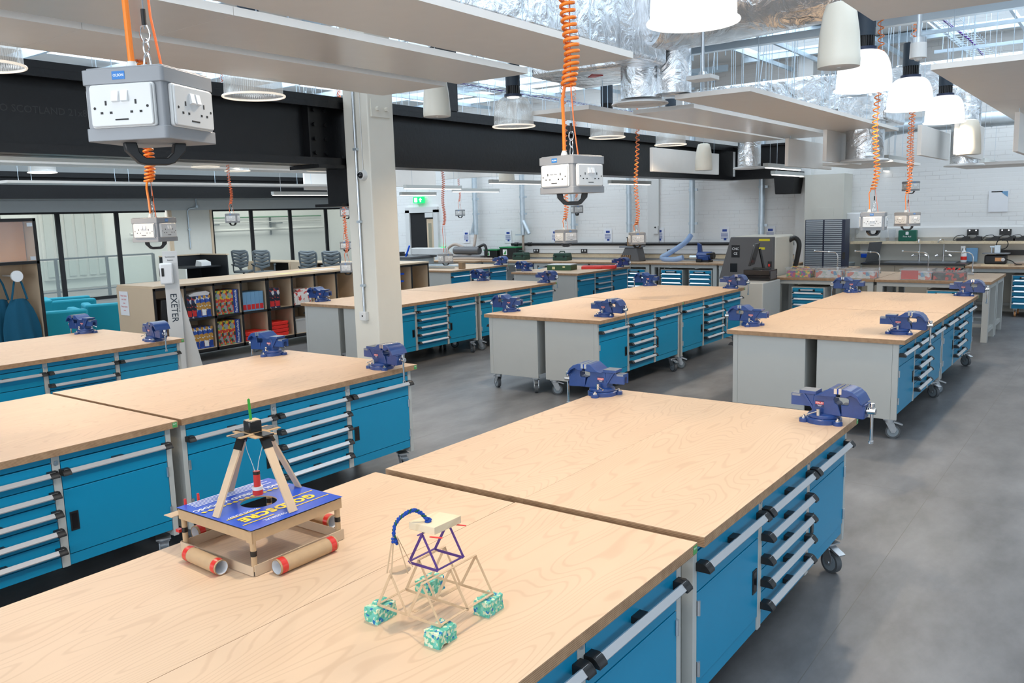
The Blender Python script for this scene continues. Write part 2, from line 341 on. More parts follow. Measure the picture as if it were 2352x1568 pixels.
    def build(s, name, mats, parent=None, bevel=0, smooth=35, loc=None):
        me = bpy.data.meshes.new(name); me.from_pydata(s.v, [], s.f)
        if isinstance(mats, str): mats = [mats]
        for m in mats: me.materials.append(MATS[m])
        me.polygons.foreach_set('material_index', s.m)
        if smooth:
            me.polygons.foreach_set('use_smooth', [True]*len(me.polygons)); me.set_sharp_from_angle(angle=radians(smooth))
        me.update()
        o = bpy.data.objects.new(name, me); COL.objects.link(o)
        if parent is not None: o.parent = parent
        if loc is not None: o.location = loc
        if bevel:
            b = o.modifiers.new('bevel', 'BEVEL'); b.width = bevel; b.segments = 2; b.limit_method = 'ANGLE'; b.angle_limit = radians(50)
        return o
def tag(o, label=None, cat=None, group=None, kind=None):
    if label: o['label'] = label
    if cat: o['category'] = cat
    if group: o['group'] = group
    if kind: o['kind'] = kind
    return o
def empty(name, loc=(0, 0, 0), rz=0., label=None, cat=None, group=None, kind=None):
    o = bpy.data.objects.new(name, None); COL.objects.link(o); o.location = loc; o.rotation_euler = (0, 0, rz)
    o.empty_display_size = .1
    return tag(o, label, cat, group, kind)
def kids(o): return [c for c in ALLKIDS.get(o.name, [])]
ALLKIDS = {}
def index_kids():
    ALLKIDS.clear()
    for x in bpy.data.objects:
        if x.parent: ALLKIDS.setdefault(x.parent.name, []).append(x)
def copy_tree(o, parent=None):
    c = o.copy(); COL.objects.link(c)
    if parent is not None: c.parent = parent
    for ch in ALLKIDS.get(o.name, []): copy_tree(ch, c)
    return c
def place(proto, loc, rz, label, first, group=None):
    o = proto if first else copy_tree(proto)
    o.location = loc; o.rotation_euler = (0, 0, rz); o['label'] = label
    if group: o['group'] = group
    return o
def struct(o): o['kind'] = 'structure'; return o
def rbox(hx, hy, r, n=4):
    """rounded rectangle outline about the origin"""
    out = []
    for cx, cy, a0 in ((hx-r, hy-r, 0), (-hx+r, hy-r, 90), (-hx+r, -hy+r, 180), (hx-r, -hy+r, 270)):
        for k in range(n+1):
            t = radians(a0+90*k/n); out.append((cx+r*cos(t), cy+r*sin(t)))
    return out
# ================================================================ ROOM
XL, XR, YF, YB = -22.0, 5.0, -5.0, 17.0
struct(MB().box(-29, XR+.2, YF-.2, 27.2, -.1, 0).build('floor', 'vinyl_floor', smooth=0))
struct(MB().box(-16.6, XR, YB, YB+.25, 0, 5.6).build('wall_back', 'white_brick', smooth=0))
struct(MB().box(XR, XR+.2, YF, YB, 0, .8).box(XR, XR+.2, YF, YB, 3.35, 5.6).box(XR, XR+.2, YF, -3.05, .8, 3.35).box(XR, XR+.2, 15.05, YB, .8, 3.35).build('wall_right', 'white_wall', smooth=0))
struct(MB().box(XL, XR, YF-.2, YF, 0, .65).box(XL, XR, YF-.2, YF, 3.35, 5.6).box(XL, -12.05, YF-.2, YF, .65, 3.35).box(3.05, XR, YF-.2, YF, .65, 3.35).build('wall_front', 'white_wall', smooth=0))
wf = MB()  # frames of the added, unseen window opening behind the camera
for k in range(11): x = -12.05+1.51*k; wf.box(x-.03, x+.03, YF-.15, YF-.1, .65, 3.35)
struct(wf.build('window_11', 'black_matt', smooth=0))
wf = MB()  # frames of the right wall opening, likewise added to let fill light in
for k in range(13): y = -3.05+1.508*k; wf.box(XR+.1, XR+.15, y-.03, y+.03, .8, 3.35)
struct(wf.build('window_12', 'black_matt', smooth=0))
struct(MB().box(XL-6, -16.6, 24, 24.2, 0, 5.6).build('wall_far', 'white_wall', smooth=0))
struct(MB().box(-16.6, -16.4, YB+.25, 24, 0, 5.6).build('wall_return', 'white_wall', smooth=0))
struct(MB().box(-27.2, -27, -5, 24, 0, 5.6).build('wall_outer', 'white_wall', smooth=0))
# ceiling with glazed openings, the left ones added for their light
m = MB()
xs = sorted({XL-5.4, XR+.2, *[s[0] for s in SKYLIGHTS_AND_FILL], *[s[1] for s in SKYLIGHTS_AND_FILL]}); ys = sorted({YF-.2, 24.2, *[s[2] for s in SKYLIGHTS_AND_FILL], *[s[3] for s in SKYLIGHTS_AND_FILL]})
for i in range(len(xs)-1):
    for j in range(len(ys)-1):
        cx, cy = (xs[i]+xs[i+1])/2, (ys[j]+ys[j+1])/2
        if not any(s[0] < cx < s[1] and s[2] < cy < s[3] for s in SKYLIGHTS_AND_FILL): m.box(xs[i], xs[i+1], ys[j], ys[j+1], ROOFZ, ROOFZ+.08)
struct(m.build('ceiling', 'white_wall', smooth=0))
# steel purlins and rafters carrying the roof and the services
for k, y in enumerate([4.6, 6.2, 7.8, 9.4, 11.0, 12.6, 14.2, 15.8]):
    o = struct(MB().box(-6.1, XR, y-.04, y+.04, ROOFZ-.16, ROOFZ-.04).box(-6.1, XR, y-.06, y+.06, ROOFZ-.06, ROOFZ-.02).build('trim_%d' % (k+1), 'roof_steel', smooth=0))
n_ = 9
for x in (-5.6, -4.9, -3.6, -2.6, -1.6, -.6, .5, 1.6):
    struct(MB().box(x-.022, x+.022, 3.4, 16.95, ROOFZ-.24, ROOFZ-.17).build('trim_%d' % n_, 'roof_steel', smooth=0)); n_ += 1
for y in (5., 6.6, 8.2, 9.8, 11.4, 13., 14.6, 16.2):
    struct(MB().box(-21.8, -6.6, y-.03, y+.03, ROOFZ-.2, ROOFZ-.08).build('trim_%d' % n_, 'roof_steel', smooth=0)); n_ += 1
for x in (-19, -17.5, -16, -14.5, -13, -11.8, -10.6, -9.4, -8.2, -7.2):
    struct(MB().box(x-.025, x+.025, 3.4, 16.95, ROOFZ-.27, ROOFZ-.2).build('trim_%d' % n_, 'roof_steel', smooth=0)); n_ += 1
# black riveted steel beams
def ibeam(name, x, y0, y1, z0, z1, w=.36):
    m = MB().box(x-.02, x+.02, y0, y1, z0, z1).box(x-w/2, x+w/2, y0, y1, z0, z0+.035).box(x-w/2, x+w/2, y0, y1, z1-.04, z1).box(x+w/2-.03, x+w/2-.001, y0, y1, z1-.10, z1-.039).box(x+w/2-.03, x+w/2-.001, y0, y1, z0+.034, z0+.07)
    m.box(x-w/2+.03, x+w/2-.03, y0, y1, z1, z1+.02)
    return struct(m.build(name, 'black_paint', smooth=0))
BX = -6.77
b = ibeam('steel_beam', BX, -5, 6.40, 2.475, 3.135); tag(b, 'long black painted steel girder on the left of the cream column', 'steel beam')
# end plate, bolts and bracket where the girder meets the column
o = MB().box(BX+.019, BX+.10, 5.74, 5.755, 2.52, 3.09).box(BX+.019, BX+.035, 5.755, 6.10, 2.52, 3.09)
o.box(BX-.24, BX+.205, 5.75, 6.45, 2.44, 2.475).box(BX-.12, BX+.205, 6.13, 6.42, 2.09, 2.44).box(BX-.20, BX+.205, 6.02, 6.45, 2.06, 2.09)
for z in (2.60, 2.74, 2.88, 3.02):
    for yy in (5.86, 6.0): o.cyl((BX+.03, yy, z), (BX+.06, yy, z), .02, n=6)
struct(o.build('trim_50', 'black_paint', smooth=0))
t = MB().box(-6.59, -5.43, 16.62, 16.66, 2.475, 3.135).box(-6.59, -5.43, 16.5, 16.8, 2.475, 2.51).box(-6.59, -5.43, 16.5, 16.8, 3.10, 3.135)
struct(t.build('trim_49', 'black_paint', smooth=0))
struct(MB().box(-6.84, -6.60, 7.78, 7.98, 3.155, 3.9).build('trim_48', 'black_paint', smooth=0))
struct(MB().text('TO SCOTLAND 21x8', (BX+.0215, 3.22, 2.81), (0, 1, 0), (0, 0, 1), .075).build('trim_47', 'rolled_mark', smooth=0))
b = ibeam('steel_beam', BX, 6.405, 16.9, 2.475, 3.135); tag(b, 'long black painted steel girder on the right of the cream column', 'steel beam')
b = ibeam('steel_beam', -21.0, -4, 23.9, 2.60, 3.20); tag(b, 'black painted steel girder above the glazed partition', 'steel beam')
# cream column
cx0, cx1, cy0, cy1 = -6.555, -6.205, 6.10, 6.46
c = MB().box(cx0, cx1, cy0, cy1, 0, ROOFZ).build('column', 'column_paint', bevel=.012, smooth=0); struct(c); c['label'] = 'square cream painted steel column in the middle of the workshop'; c['category'] = 'column'
c2 = empty('trim_51'); struct(c2)
pl = MB().box(cx1, cx1+.012, cy0+.04, cy0+.30, 2.93, 3.10)
for y in (.12, .24): pl.cyl((cx1+.01, cy0+y, 3.01), (cx1+.04, cy0+y, 3.01), .022, n=6)
pl.build('cover_plate', 'column_paint', c2)
cond = empty('wall_conduit', (cx0+.17, cy0-.02, 0), 0, 'galvanised conduit running down the front of the cream column', 'conduit')
MB().cyl((0, 0, .98), (0, 0, 3.3), .012, n=12).build('pipe', 'zinc', cond)
for z in (1.25, 1.9, 2.62): MB().box(-.025, .025, -.016, .02, z-.012, z+.012).build('saddle', 'galvanised', cond)
MB().box(-.045, .045, -.03, .02, .89, .98).build('socket_box', 'white_plastic', cond, bevel=.004)
MB().box(-.008, .008, -.033, -.03, .93, .945).build('socket', 'black_plastic', cond)
camd = empty('wall_mounted_camera', (cx0+.25, cy0, 2.36), 0, 'white domed security camera on the front of the cream column', 'security camera')
MB().cyl((0, 0, 0), (0, -.045, 0), .055, .045, n=24).build('housing', 'white_plastic', camd)
MB().lathe([(0.001, .0), (.02, -.004), (.03, -.016), (.032, -.03)]).xf(Matrix.Translation((0, -.075, .0)) @ Matrix.Rotation(radians(90), 4, 'X')).build('dome', 'screen_black', camd)
MB().cyl((.0, -.008, .05), (0, -.008, .95), .004, n=8).build('cable', 'white_plastic', camd)

# ---- glazed partition on the left (x = XL)
struct(MB().box(XL-.1, XL, -5, 24, 2.30, 2.58).build('trim_52', 'grey_wall', smooth=0))
struct(MB().box(XL-.2, XL-.05, -5, 24, 2.58, 5.6).build('wall_left', 'grey_wall', smooth=0))
MULL = [(6.2, 'k'), (7.7, 'k'), (9.2, 'k'), (10.6, 'k'), (12.15, 'k'), (13.62, 'k'), (15.05, 'w'), (16.45, 'k'), (17.95, 'k'), (19.45, 'k'), (21.0, 'k')]
for k in range(len(MULL)-1):
    y0, y1 = MULL[k][0], MULL[k+1][0]
    if k == 5:
        struct(MB().box(XL-.1, XL, y0+.05, y1, 0, 2.3).build('wall_partition', 'cream_wall', smooth=0))
        struct(MB().box(XL-.02, XL+.02, y0+.03, y0+.13, 0, 2.3).box(XL-.02, XL+.02, y1-.07, y1, 0, 2.3).build('trim_53', 'beige_laminate', smooth=0))
        continue
    w = empty('window_%d' % (k+1)); struct(w)
    MB().box(XL-.06, XL, y0-.055, y0+.055, 0, 2.30).box(XL-.06, XL, y0+.055, y1-.055, 2.25, 2.3).box(XL-.06, XL, y0+.055, y1-.055, 0, .08).build('window_frame', 'black_matt', w, smooth=0)
    MB().box(XL-.035, XL-.03, y0+.055, y1-.055, .08, 2.25).build('pane', 'window_glass', w, smooth=0)
struct(MB().box(XL-.06, XL, 20.945, 21.055, 0, 2.3).box(XL-.1, XL, 21.05, 24, 0, 2.3).build('trim_54', 'black_matt', smooth=0))
# conduit on the partition
co = empty('wall_conduit', (XL+.03, 14.3, 0), 0, 'grey conduit dropping down the blank cream wall panel by the partition', 'conduit')
MB().tube([(0, .25, 2.9), (0, .25, 2.42), (0, .2, 2.36), (0, .02, 2.34), (0, -.05, 2.28), (0, -.05, 1.2)], .018, 8).build('pipe', 'galvanised', co)
MB().cyl((0, .25, 2.4), (.03, .25, 2.4), .04, n=12).cyl((0, -.05, 1.75), (.03, -.05, 1.75), .04, n=12).build('junction', 'galvanised', co)
# outside the partition: railing, pipes on the far wall
r = empty('railing', (-23.2, 12, 0), 0, 'dark metal handrail standing outside the glazed partition', 'railing')
MB().tube([(0, -6, 1.08), (0, 1.8, 1.08)], .025, 8).tube([(0, -6, .2), (0, 1.8, .2)], .02, 8).build('rail', 'railing_grey', r)
for y in (-5.2, -3.8, -2.4, -1., .4, 1.8): MB().box(-.03, .03, y-.035, y+.035, 0, 1.08).build('post', 'railing_grey', r, smooth=0)
MB().box(-.003, .003, -6, 1.8, .25, 1.02).build('infill', 'window_glass', r, smooth=0)
o = MB().tube([(-26.8, 15.2, 1.62), (-26.8, 15.4, 1.62), (-26.8, 23.5, 1.62)], .05, 10); tag(o.build('wall_pipe', 'white_plastic'), 'white pipe running along the wall outside the partition', 'pipe')
tag(MB().tube([(-26.9, 17.2, .4), (-26.9, 17.2, 2.08), (-26.9, 23.5, 2.08)], .025, 8).build('wall_pipe', 'outer_green'), 'thin green pipe above the white one outside the partition', 'pipe')
tag(MB().tube([(-26.9, 18.0, 1.9), (-26.9, 23.5, 1.9)], .02, 8).build('wall_pipe', 'white_plastic'), 'thin white pipe under the green one outside the partition', 'pipe')
for y in (16.1, 18.2, 21.0):
    MBk = MB().box(-26.98, -26.94, y-.03, y+.03, 1.4, 2.1).box(-26.98, -26.6, y-.02, y+.3, 1.82, 1.86)
    tag(MBk.build('wall_bracket', 'railing_grey'), {16.1: 'dark bracket at the left end of the white pipe outside', 18.2: 'dark bracket midway along the white pipe outside', 21.0: 'dark bracket nearest the column on the wall outside'}[y], 'bracket')
tag(MB().box(-26.3, -25.4, 9.6, 11.6, 0, .75).box(-26.1, -25.6, 9.9, 11.2, .75, 1.0).build('outdoor_bench_frame', 'cream_wall', smooth=0), 'pale machine on a stand seen through the left glazed panes', 'machine')
o = MB().box(-27, -26.9, 12.4, 14.4, .3, 2.5, 0)
for k in range(6): o.box(-26.9, -26.86, 12.5+.32*k, 12.72+.32*k, .4, 2.4, 1)
struct(o.build('door_2', ['white_plastic', 'grey_wall'], smooth=0))

# ---- back wall: door, services
d = empty('door_1'); struct(d)
MB().box(-16.0, -15.85, 16.93, 17.0, 0, 2.10).box(-15.0, -14.85, 16.93, 17.0, 0, 2.10).box(-16.0, -14.85, 16.93, 17.0, 2.03, 2.18).build('frame', 'white_plastic', d, smooth=0)
MB().box(-15.85, -15.0, 16.975, 17.0, 0, 2.03).build('opening', 'black_matt', d, smooth=0)
MB().box(-15.24, -15.0, 16.94, 16.972, 0, 1.86, 0).box(-15.18, -15.07, 16.93, 16.94, .5, 1.75, 1).build('leaf', ['beige_laminate', 'window_glass'], d, smooth=0)
MB().box(-15.26, -15.0, 16.9, 16.96, 1.9, 2.02).build('door_closer', 'white_plastic', d, smooth=0)
e = empty('wall_exit_sign', (-15.45, 16.9, 2.28), 0, 'green illuminated emergency exit sign above the doorway', 'exit sign')
MB().box(-.17, .17, -.03, .05, 0, .17).build('box', 'exit_green', e)
MB().box(-.13, -.03, -.034, -.03, .03, .14).prism([(.03, .085), (.085, .14), (.14, .085), (.105, .085), (.105, .03), (.065, .03), (.065, .085)], 'y', -.034, -.03).build('pictogram', 'exit_white', e, smooth=0)
tag(MB().box(-14.86+.08, -14.86+.2, 16.93, 17.0, .98, 1.12).build('wall_call_point', 'exit_green'), 'small green emergency door release beside the doorway', 'call point')
# dado trunking, timber shelf, black compressed-air pipe
tag(MB().box(-12.6, -5.45, 16.93, 17.0, .98, 1.16, 0).box(-12.6, -5.45, 16.925, 16.93, 1.065, 1.072, 1).build('wall_trunking', ['white_plastic', 'grey_paint'], smooth=0), 'long white cable trunking above the rear left worktops', 'trunking')
tag(MB().box(-12.6, -5.45, 16.96, 17.0, .88, .96).build('wall_trunking', 'pine', smooth=0), 'narrow timber upstand behind the rear left worktops', 'upstand')
ap = empty('wall_air_pipe', (0, 16.93, 1.19), 0, 'black compressed-air pipe running along the brick wall', 'pipe')
MB().cyl((-12.45, 0, 0), (-5.5, 0, 0), .034, n=12).build('pipe', 'black_plastic', ap)
for x in (-12.3, -11.9, -9.2, -7.9, -6.7, -6.2): MB().cyl((x-.05, 0, 0), (x+.05, 0, 0), .046, n=12).build('coupling', 'black_plastic', ap)
for i, (x, lab) in enumerate(((-11.7, 'left of the first toolbox'), (-10.35, 'right of the second toolbox'), (-8.15, 'right of the sanding machine'), (-6.7, 'beside the blue mitre saw'))):
    s = empty('wall_socket', (x, 16.925, 1.03), 0, 'black double socket on the white trunking, %s' % lab, 'socket', 'black sockets on the trunking')
    MB().box(-.08, .08, -.02, 0, -.045, .045).build('plate', 'black_plastic', s)
    MB().box(-.05, -.02, -.024, -.02, -.01, .03).box(.02, .05, -.024, -.02, -.01, .03).build('switches', 'white_plastic', s)
for i, (x, lab) in enumerate(((-13.93, 'nearest the doorway'), (-12.59, 'between the two Y-shaped extraction pipes'), (-11.2, 'behind the hanging socket box over the rear benches'), (-9.75, 'in the middle of the brick wall'), (-8.45, 'left of the white vertical trunking'), (-6.95, 'above the blue mitre saw'), (-5.98, 'above the grey milling machine'))):
    s = empty('wall_poster', (x, 16.99, 1.38), 0, 'white safety notice on the brick wall, %s' % lab, 'notice', 'safety notices on the brick wall')
    MB().box(-.105, .105, -.004, 0, -.16, .16).build('sheet', 'paper', s, smooth=0)
    o = MB().box(-.05, .05, -.006, -.004, .06, .11).box(-.02, .04, -.006, -.004, -.12, -.08)
    for k in range(5): o.box(-.08, .07, -.006, -.004, .02-.025*k, .03-.025*k)
    o.build('print', 'blue_part', s, smooth=0)
def drop_pipe(x, z0, r, lab, y_fork=False, elbow=False):
    s = empty('wall_extraction_pipe', (x, 16.8, 0), 0, lab, 'extraction pipe', 'dust extraction pipes on the brick wall')
    MB().cyl((0, 0, z0), (0, 0, 4.4), r, n=16).build('pipe', 'galvanised', s)
    for z in (z0+.18, 2.3): MB().cyl((0, 0, z), (0, 0, z+.05), r+.012, n=16).box(r, r+.06, -.02, .02, z, z+.05).build('clamp', 'galvanised', s)
    if y_fork:
        MB().cyl((0, 0, z0+.05), (y_fork, 0, z0-.28), r*.95, r*.8, n=14).cyl((0, 0, z0+.05), (0, 0, z0-.3), r, r*.9, n=14).build('branch', 'galvanised', s)
        MB().box(-.2, .04, -.05, .05, z0-.31, z0-.28).build('blast_gate', 'galvanised', s)
    return s
drop_pipe(-13.46, 1.75, .065, 'left galvanised extraction pipe on the brick wall, ending in a fork', -.12)
drop_pipe(-12.0, 1.72, .062, 'galvanised extraction pipe with an angled branch, second from the doorway', .18)
drop_pipe(-10.56, 1.44, .06, 'galvanised extraction pipe behind the pale hanging socket box')
drop_pipe(-9.1, 1.45, .06, 'galvanised extraction pipe behind the sanding machine')
drop_pipe(-7.6, 1.42, .06, 'galvanised extraction pipe with the clear blue hose below it')
drop_pipe(-6.1, 1.36, .06, 'galvanised extraction pipe nearest the black projector')
tag(MB().box(-8.72, -8.45, 16.95, 17.0, .98, 4.6).build('wall_trunking', 'white_plastic', smooth=0), 'wide white vertical trunking down the brick wall', 'trunking')
s = empty('wall_switch', (-8.52, 16.94, 1.5), 0, 'white switch plate on the wide vertical trunking', 'switch')
MB().box(-.06, .06, -.02, 0, -.09, .09).build('plate', 'white_plastic', s); MB().cyl((0, -.02, .05), (0, -.03, .05), .018, n=12).build('button', 'black_plastic', s)
# box-out and pier on the back wall
struct(MB().box(-5.42, -5.14, 16.78, 17.0, 0, ROOFZ).build('trim_55', 'white_wall', smooth=0))
struct(MB().box(-5.14, -4.42, 16.45, 17.0, 0, 2.46, 0).box(-4.95, -4.6, 16.44, 16.45, 1.62, 1.88, 1).box(-4.93, -4.91, 16.43, 16.44, 1.64, 1.66, 2).box(-4.66, -4.64, 16.43, 16.44, 1.64, 1.66, 2).build('trim_56', ['cream_wall', 'cream_wall', 'zinc'], smooth=0))
struct(MB().box(-5.42, -4.42, 16.45, 17.0, 2.46, 2.5).build('trim_57', 'cream_wall', smooth=0))
# right hand part of the back wall
struct(MB().box(-4.42, XR, 16.96, 17.0, 0, 1.22).build('trim_58', 'cream_wall', smooth=0))
tag(MB().box(-4.35, XR-.1, 16.72, 16.96, 1.19, 1.235).build('wall_shelf', 'pine', smooth=0), 'long narrow timber shelf above the sinks', 'shelf')
tag(MB().box(-4.3, XR-.1, 16.93, 17.0, 1.30, 1.47).build('wall_trunking', 'white_plastic', smooth=0), 'white cable trunking above the timber shelf by the sinks', 'trunking')
# ================================================================ MOBILE WORKBENCHES
def make_castor(parent, x, y, ang, h=.165, r=.058):
    c = empty('castor', (x, y, 0), ang); c.parent = parent
    m = MB().box(-.05, .05, -.04, .04, h-.008, h).cyl((0, 0, h-.03), (0, 0, h), .036, n=16)
    m.prism([(-.03, h-.03), (.035, h-.03), (.058, .075), (.046, .046), (.018, .046)], 'y', -.026, -.022).prism([(-.03, h-.03), (.035, h-.03), (.058, .075), (.046, .046), (.018, .046)], 'y', .022, .026)
    m.box(-.03, .035, -.026, .026, h-.034, h-.028)
    # castor body itself carries a mesh
    b = m.build('fork', 'zinc', c)
    MB().prism([(.03, .135), (.10, .112), (.105, .12), (.035, .147)], 'y', -.022, .022).build('brake_lever', 'zinc', c)
    MB().cyl((.03, -.017, r), (.03, .017, r), r, n=28, mat=0).cyl((.03, -.0185, r), (.03, .0185, r), r*.76, n=24, mat=1).cyl((.03, -.029, r), (.03, .029, r), .010, n=10, mat=2).build('wheel', ['rubber_grey', 'wheel_grey', 'zinc'], c)
    return c
HANDLE_BAR = [(.727, .002), (.733, .004), (.750, -.014), (.747, -.020), (.741, -.017)]
HANDLE_CAP = [(.699, .006), (.727, .007), (.738, .001), (.752, -.015), (.753, -.024), (.699, -.024)]
def handle_mb(y0, y1, z):
    m = MB()
    m.prism([(a, z+b) for a, b in HANDLE_BAR], 'y', y0+.012, y1-.012, 0)
    for a, b in ((y0+.004, y0+.042), ((y0+y1)/2-.028, (y0+y1)/2+.028), (y1-.042, y1-.004)):
        cap = HANDLE_CAP if abs((a+b)/2-(y0+y1)/2) > .05 else [(.699, .004), (.729, .004), (.742, -.012), (.740, -.018), (.699, -.018)]
        m.prism([(p, z+q) for p, q in cap], 'y', a, b, 1)
    m.prism([(p, z+q) for p, q in HANDLE_CAP], 'y', y0, y0+.006, 1).prism([(p, z+q) for p, q in HANDLE_CAP], 'y', y1-.006, y1, 1)
    return m
LB = 1.962
def make_bench():
    L = LB
    root = empty('workbench', (0, 0, 0), 0, '', 'workbench', 'mobile workbenches with birch ply tops')
    m = MB(); m.box(0, .75, 0, L, .802, .84, 1, top=0)
    m.build('worktop', ['birch', 'ply_edge'], root, bevel=.0015, smooth=0)
    # carcass
    y = MB()
    y.box(.05, .654, .0225, .046, .168, .801).box(.05, .654, L-.046, L-.0225, .168, .801)
    y.box(.051, .07, .047, L-.047, .206, .800).box(.07, .668, .047, L-.047, .207, .224)
    posts = [(.022, .053), (.655, .695), (1.285, 1.325), (L-.053, L-.022)]
    for a, b in posts: y.box(.655, .70, a, b, .205 if a > .03 and b < L-.03 else .168, .802)
    y.box(.071, .672, .048, L-.048, .225, .799, 1)
    y.build('carcass', ['grey_paint', 'inner_dark'], root, bevel=.002, smooth=0)
    cells = [(.055, .653), (.697, 1.283), (1.327, L-.055)]
    t = MB()
    for a, b in cells: t.box(.675, .698, a, b, .763, .802)
    t.build('top_rail', 'blue_paint', root, bevel=.0015, smooth=0)
    t = MB()
    for a, b in cells: t.box(.675, .694, a, b, .206, .262)
    t.build('kick_rail', 'blue_paint', root, bevel=.0015, smooth=0)
    def drawer(a, b, z0, z1):
        d = MB().box(.676, .70, a+.001, b-.001, z0+.0025, z1-.0025).build('drawer', 'blue_paint', root, bevel=.002, smooth=0)
        h = handle_mb(a-.012, b+.014, z1-.044).build('handle', ['aluminium', 'black_plastic'], d)
    drawer(*cells[0], .608, .760); drawer(*cells[2], .608, .760)
    zz = [.760, .652, .553, .454, .355, .264]
    for i in range(5): drawer(*cells[1], zz[i+1], zz[i])
    for (a, b), ly, hy in ((cells[0], cells[0][1]-.062, cells[0][0]), (cells[2], cells[2][0]+.018, cells[2][1])):
        d = MB().box(.676, .70, a+.001, b-.001, .2665, .6055).build('cupboard_door', 'blue_paint', root, bevel=.002, smooth=0)
        MB().box(.698, .7035, ly, ly+.044, .385, .485, 0).box(.7035, .7045, ly+.008, ly+.036, .395, .475, 1).build('latch', ['black_plastic', 'screen_black'], d, smooth=0)
        for hz in (.32, .55): MB().cyl((.704, hy+(.004 if hy < 1 else -.004), hz-.028), (.704, hy+(.004 if hy < 1 else -.004), hz+.028), .007, n=8).build('hinge', 'zinc', d)
    for a, b in posts[1:3]:
        MB().cyl((.70, (a+b)/2, .757), (.704, (a+b)/2, .757), .0125, n=16).cyl((.704, (a+b)/2, .757), (.706, (a+b)/2, .757), .006, n=10).build('lock', 'zinc', root)
    for k, (x, yy, an) in enumerate(((.12, .085, .6), (.12, L-.085, 2.2), (.635, .085, .35), (.635, L-.085, -.5))): make_castor(root, x, yy, an)
    bg = MB().box(.7500, .7512, L-.034, L-.006, .806, .835, 0); bg.text('bott', (.7512, L-.02, .826), (0, 1, 0), (0, 0, 1), .012, 1)
    bg.build('maker_badge', ['green_badge', 'print_white'], root, smooth=0)
    return root
bench = make_bench(); index_kids()
# (x of the outer corner, y of the near edge, faces right?, label)
def island(xl, y, labs, first=None):
    pass
BEN = [
 (-1.110, .545, 1, 'nearest birch topped blue drawer bench, right half, carrying the stick model'),
 (-2.611, .539, 0, 'nearest birch topped bench, left half, carrying the cardboard rig'),
 (-1.108, 2.558, 1, 'birch topped blue drawer bench with the nearest vice showing a red label'),
 (-2.608, 2.558, 0, 'nearest island bench carrying the left vice, beyond the cardboard rig'),
 (-1.445, 7.272, 1, 'near right bench of the right-hand island, its blue drawers side-on to the open floor'),
 (-2.945, 7.272, 0, 'near left bench of the right-hand island, with a blank grey end panel'),
 (-1.445, 9.250, 1, 'far right bench of the right-hand island, in front of the clear boxes table'),
 (-2.945, 9.250, 0, 'far left bench of the right-hand island, beside the grey milling machine base'),
 (-4.314, 7.349, 1, 'near right bench of the middle island, blue drawers facing the grey floor'),
 (-5.814, 7.349, 0, 'near left bench of the middle island, with two visible castors under a grey end'),
 (-4.314, 9.330, 1, 'far right bench of the middle island, behind the double castors'),
 (-5.814, 9.330, 0, 'far left bench of the middle island, under the pale hanging socket box'),
 (-7.428, 7.355, 1, 'near right bench of the island behind the cream column, blue drawers facing right'),
 (-8.928, 7.355, 0, 'near left bench of the island behind the cream column, grey end beside the bookcase'),
 (-7.428, 9.335, 1, 'far right bench of the island behind the cream column'),
 (-8.928, 9.335, 0, 'far left bench of the island behind the cream column'),
 (-4.292, 2.633, 1, 'long blue drawer bench just behind the cardboard rig, warm lit top'),
 (-5.792, 2.633, 0, 'bench half at the left-centre with a vice near the board-game shelves'),
 (-4.278, .640, 1, 'bright blue drawer bench at the left edge, nearest the camera'),
 (-5.778, .640, 0, 'bench half behind the bright blue drawers at the left edge'),
 (-7.338, 2.647, 1, 'blue drawer bench in front of the teal armchairs, two vices on its island'),
 (-8.838, 2.647, 0, 'bench half nearest the hanging aprons'),
 (-7.338, .660, 1, 'blue drawer bench cut by the left edge, behind the bright blue one'),
 (-8.037, 12.924, 1, 'rear bench with a green case and a red case on top'),
 (-9.537, 12.924, 0, 'rear bench half left of the green case'),
 (-11.03, 12.930, 1, 'rear bench furthest left, beside the end of the open bookcase'),
 (-12.53, 12.930, 0, 'rear bench half partly hidden by the open bookcase'),
]
for i, (x, y, right, lab) in enumerate(BEN):
    if right: place(bench, (x-.75, y, 0), 0, lab, i == 0)
    else: place(bench, (x+.75, y+LB, 0), pi, lab, i == 0)
TOPZ = .84
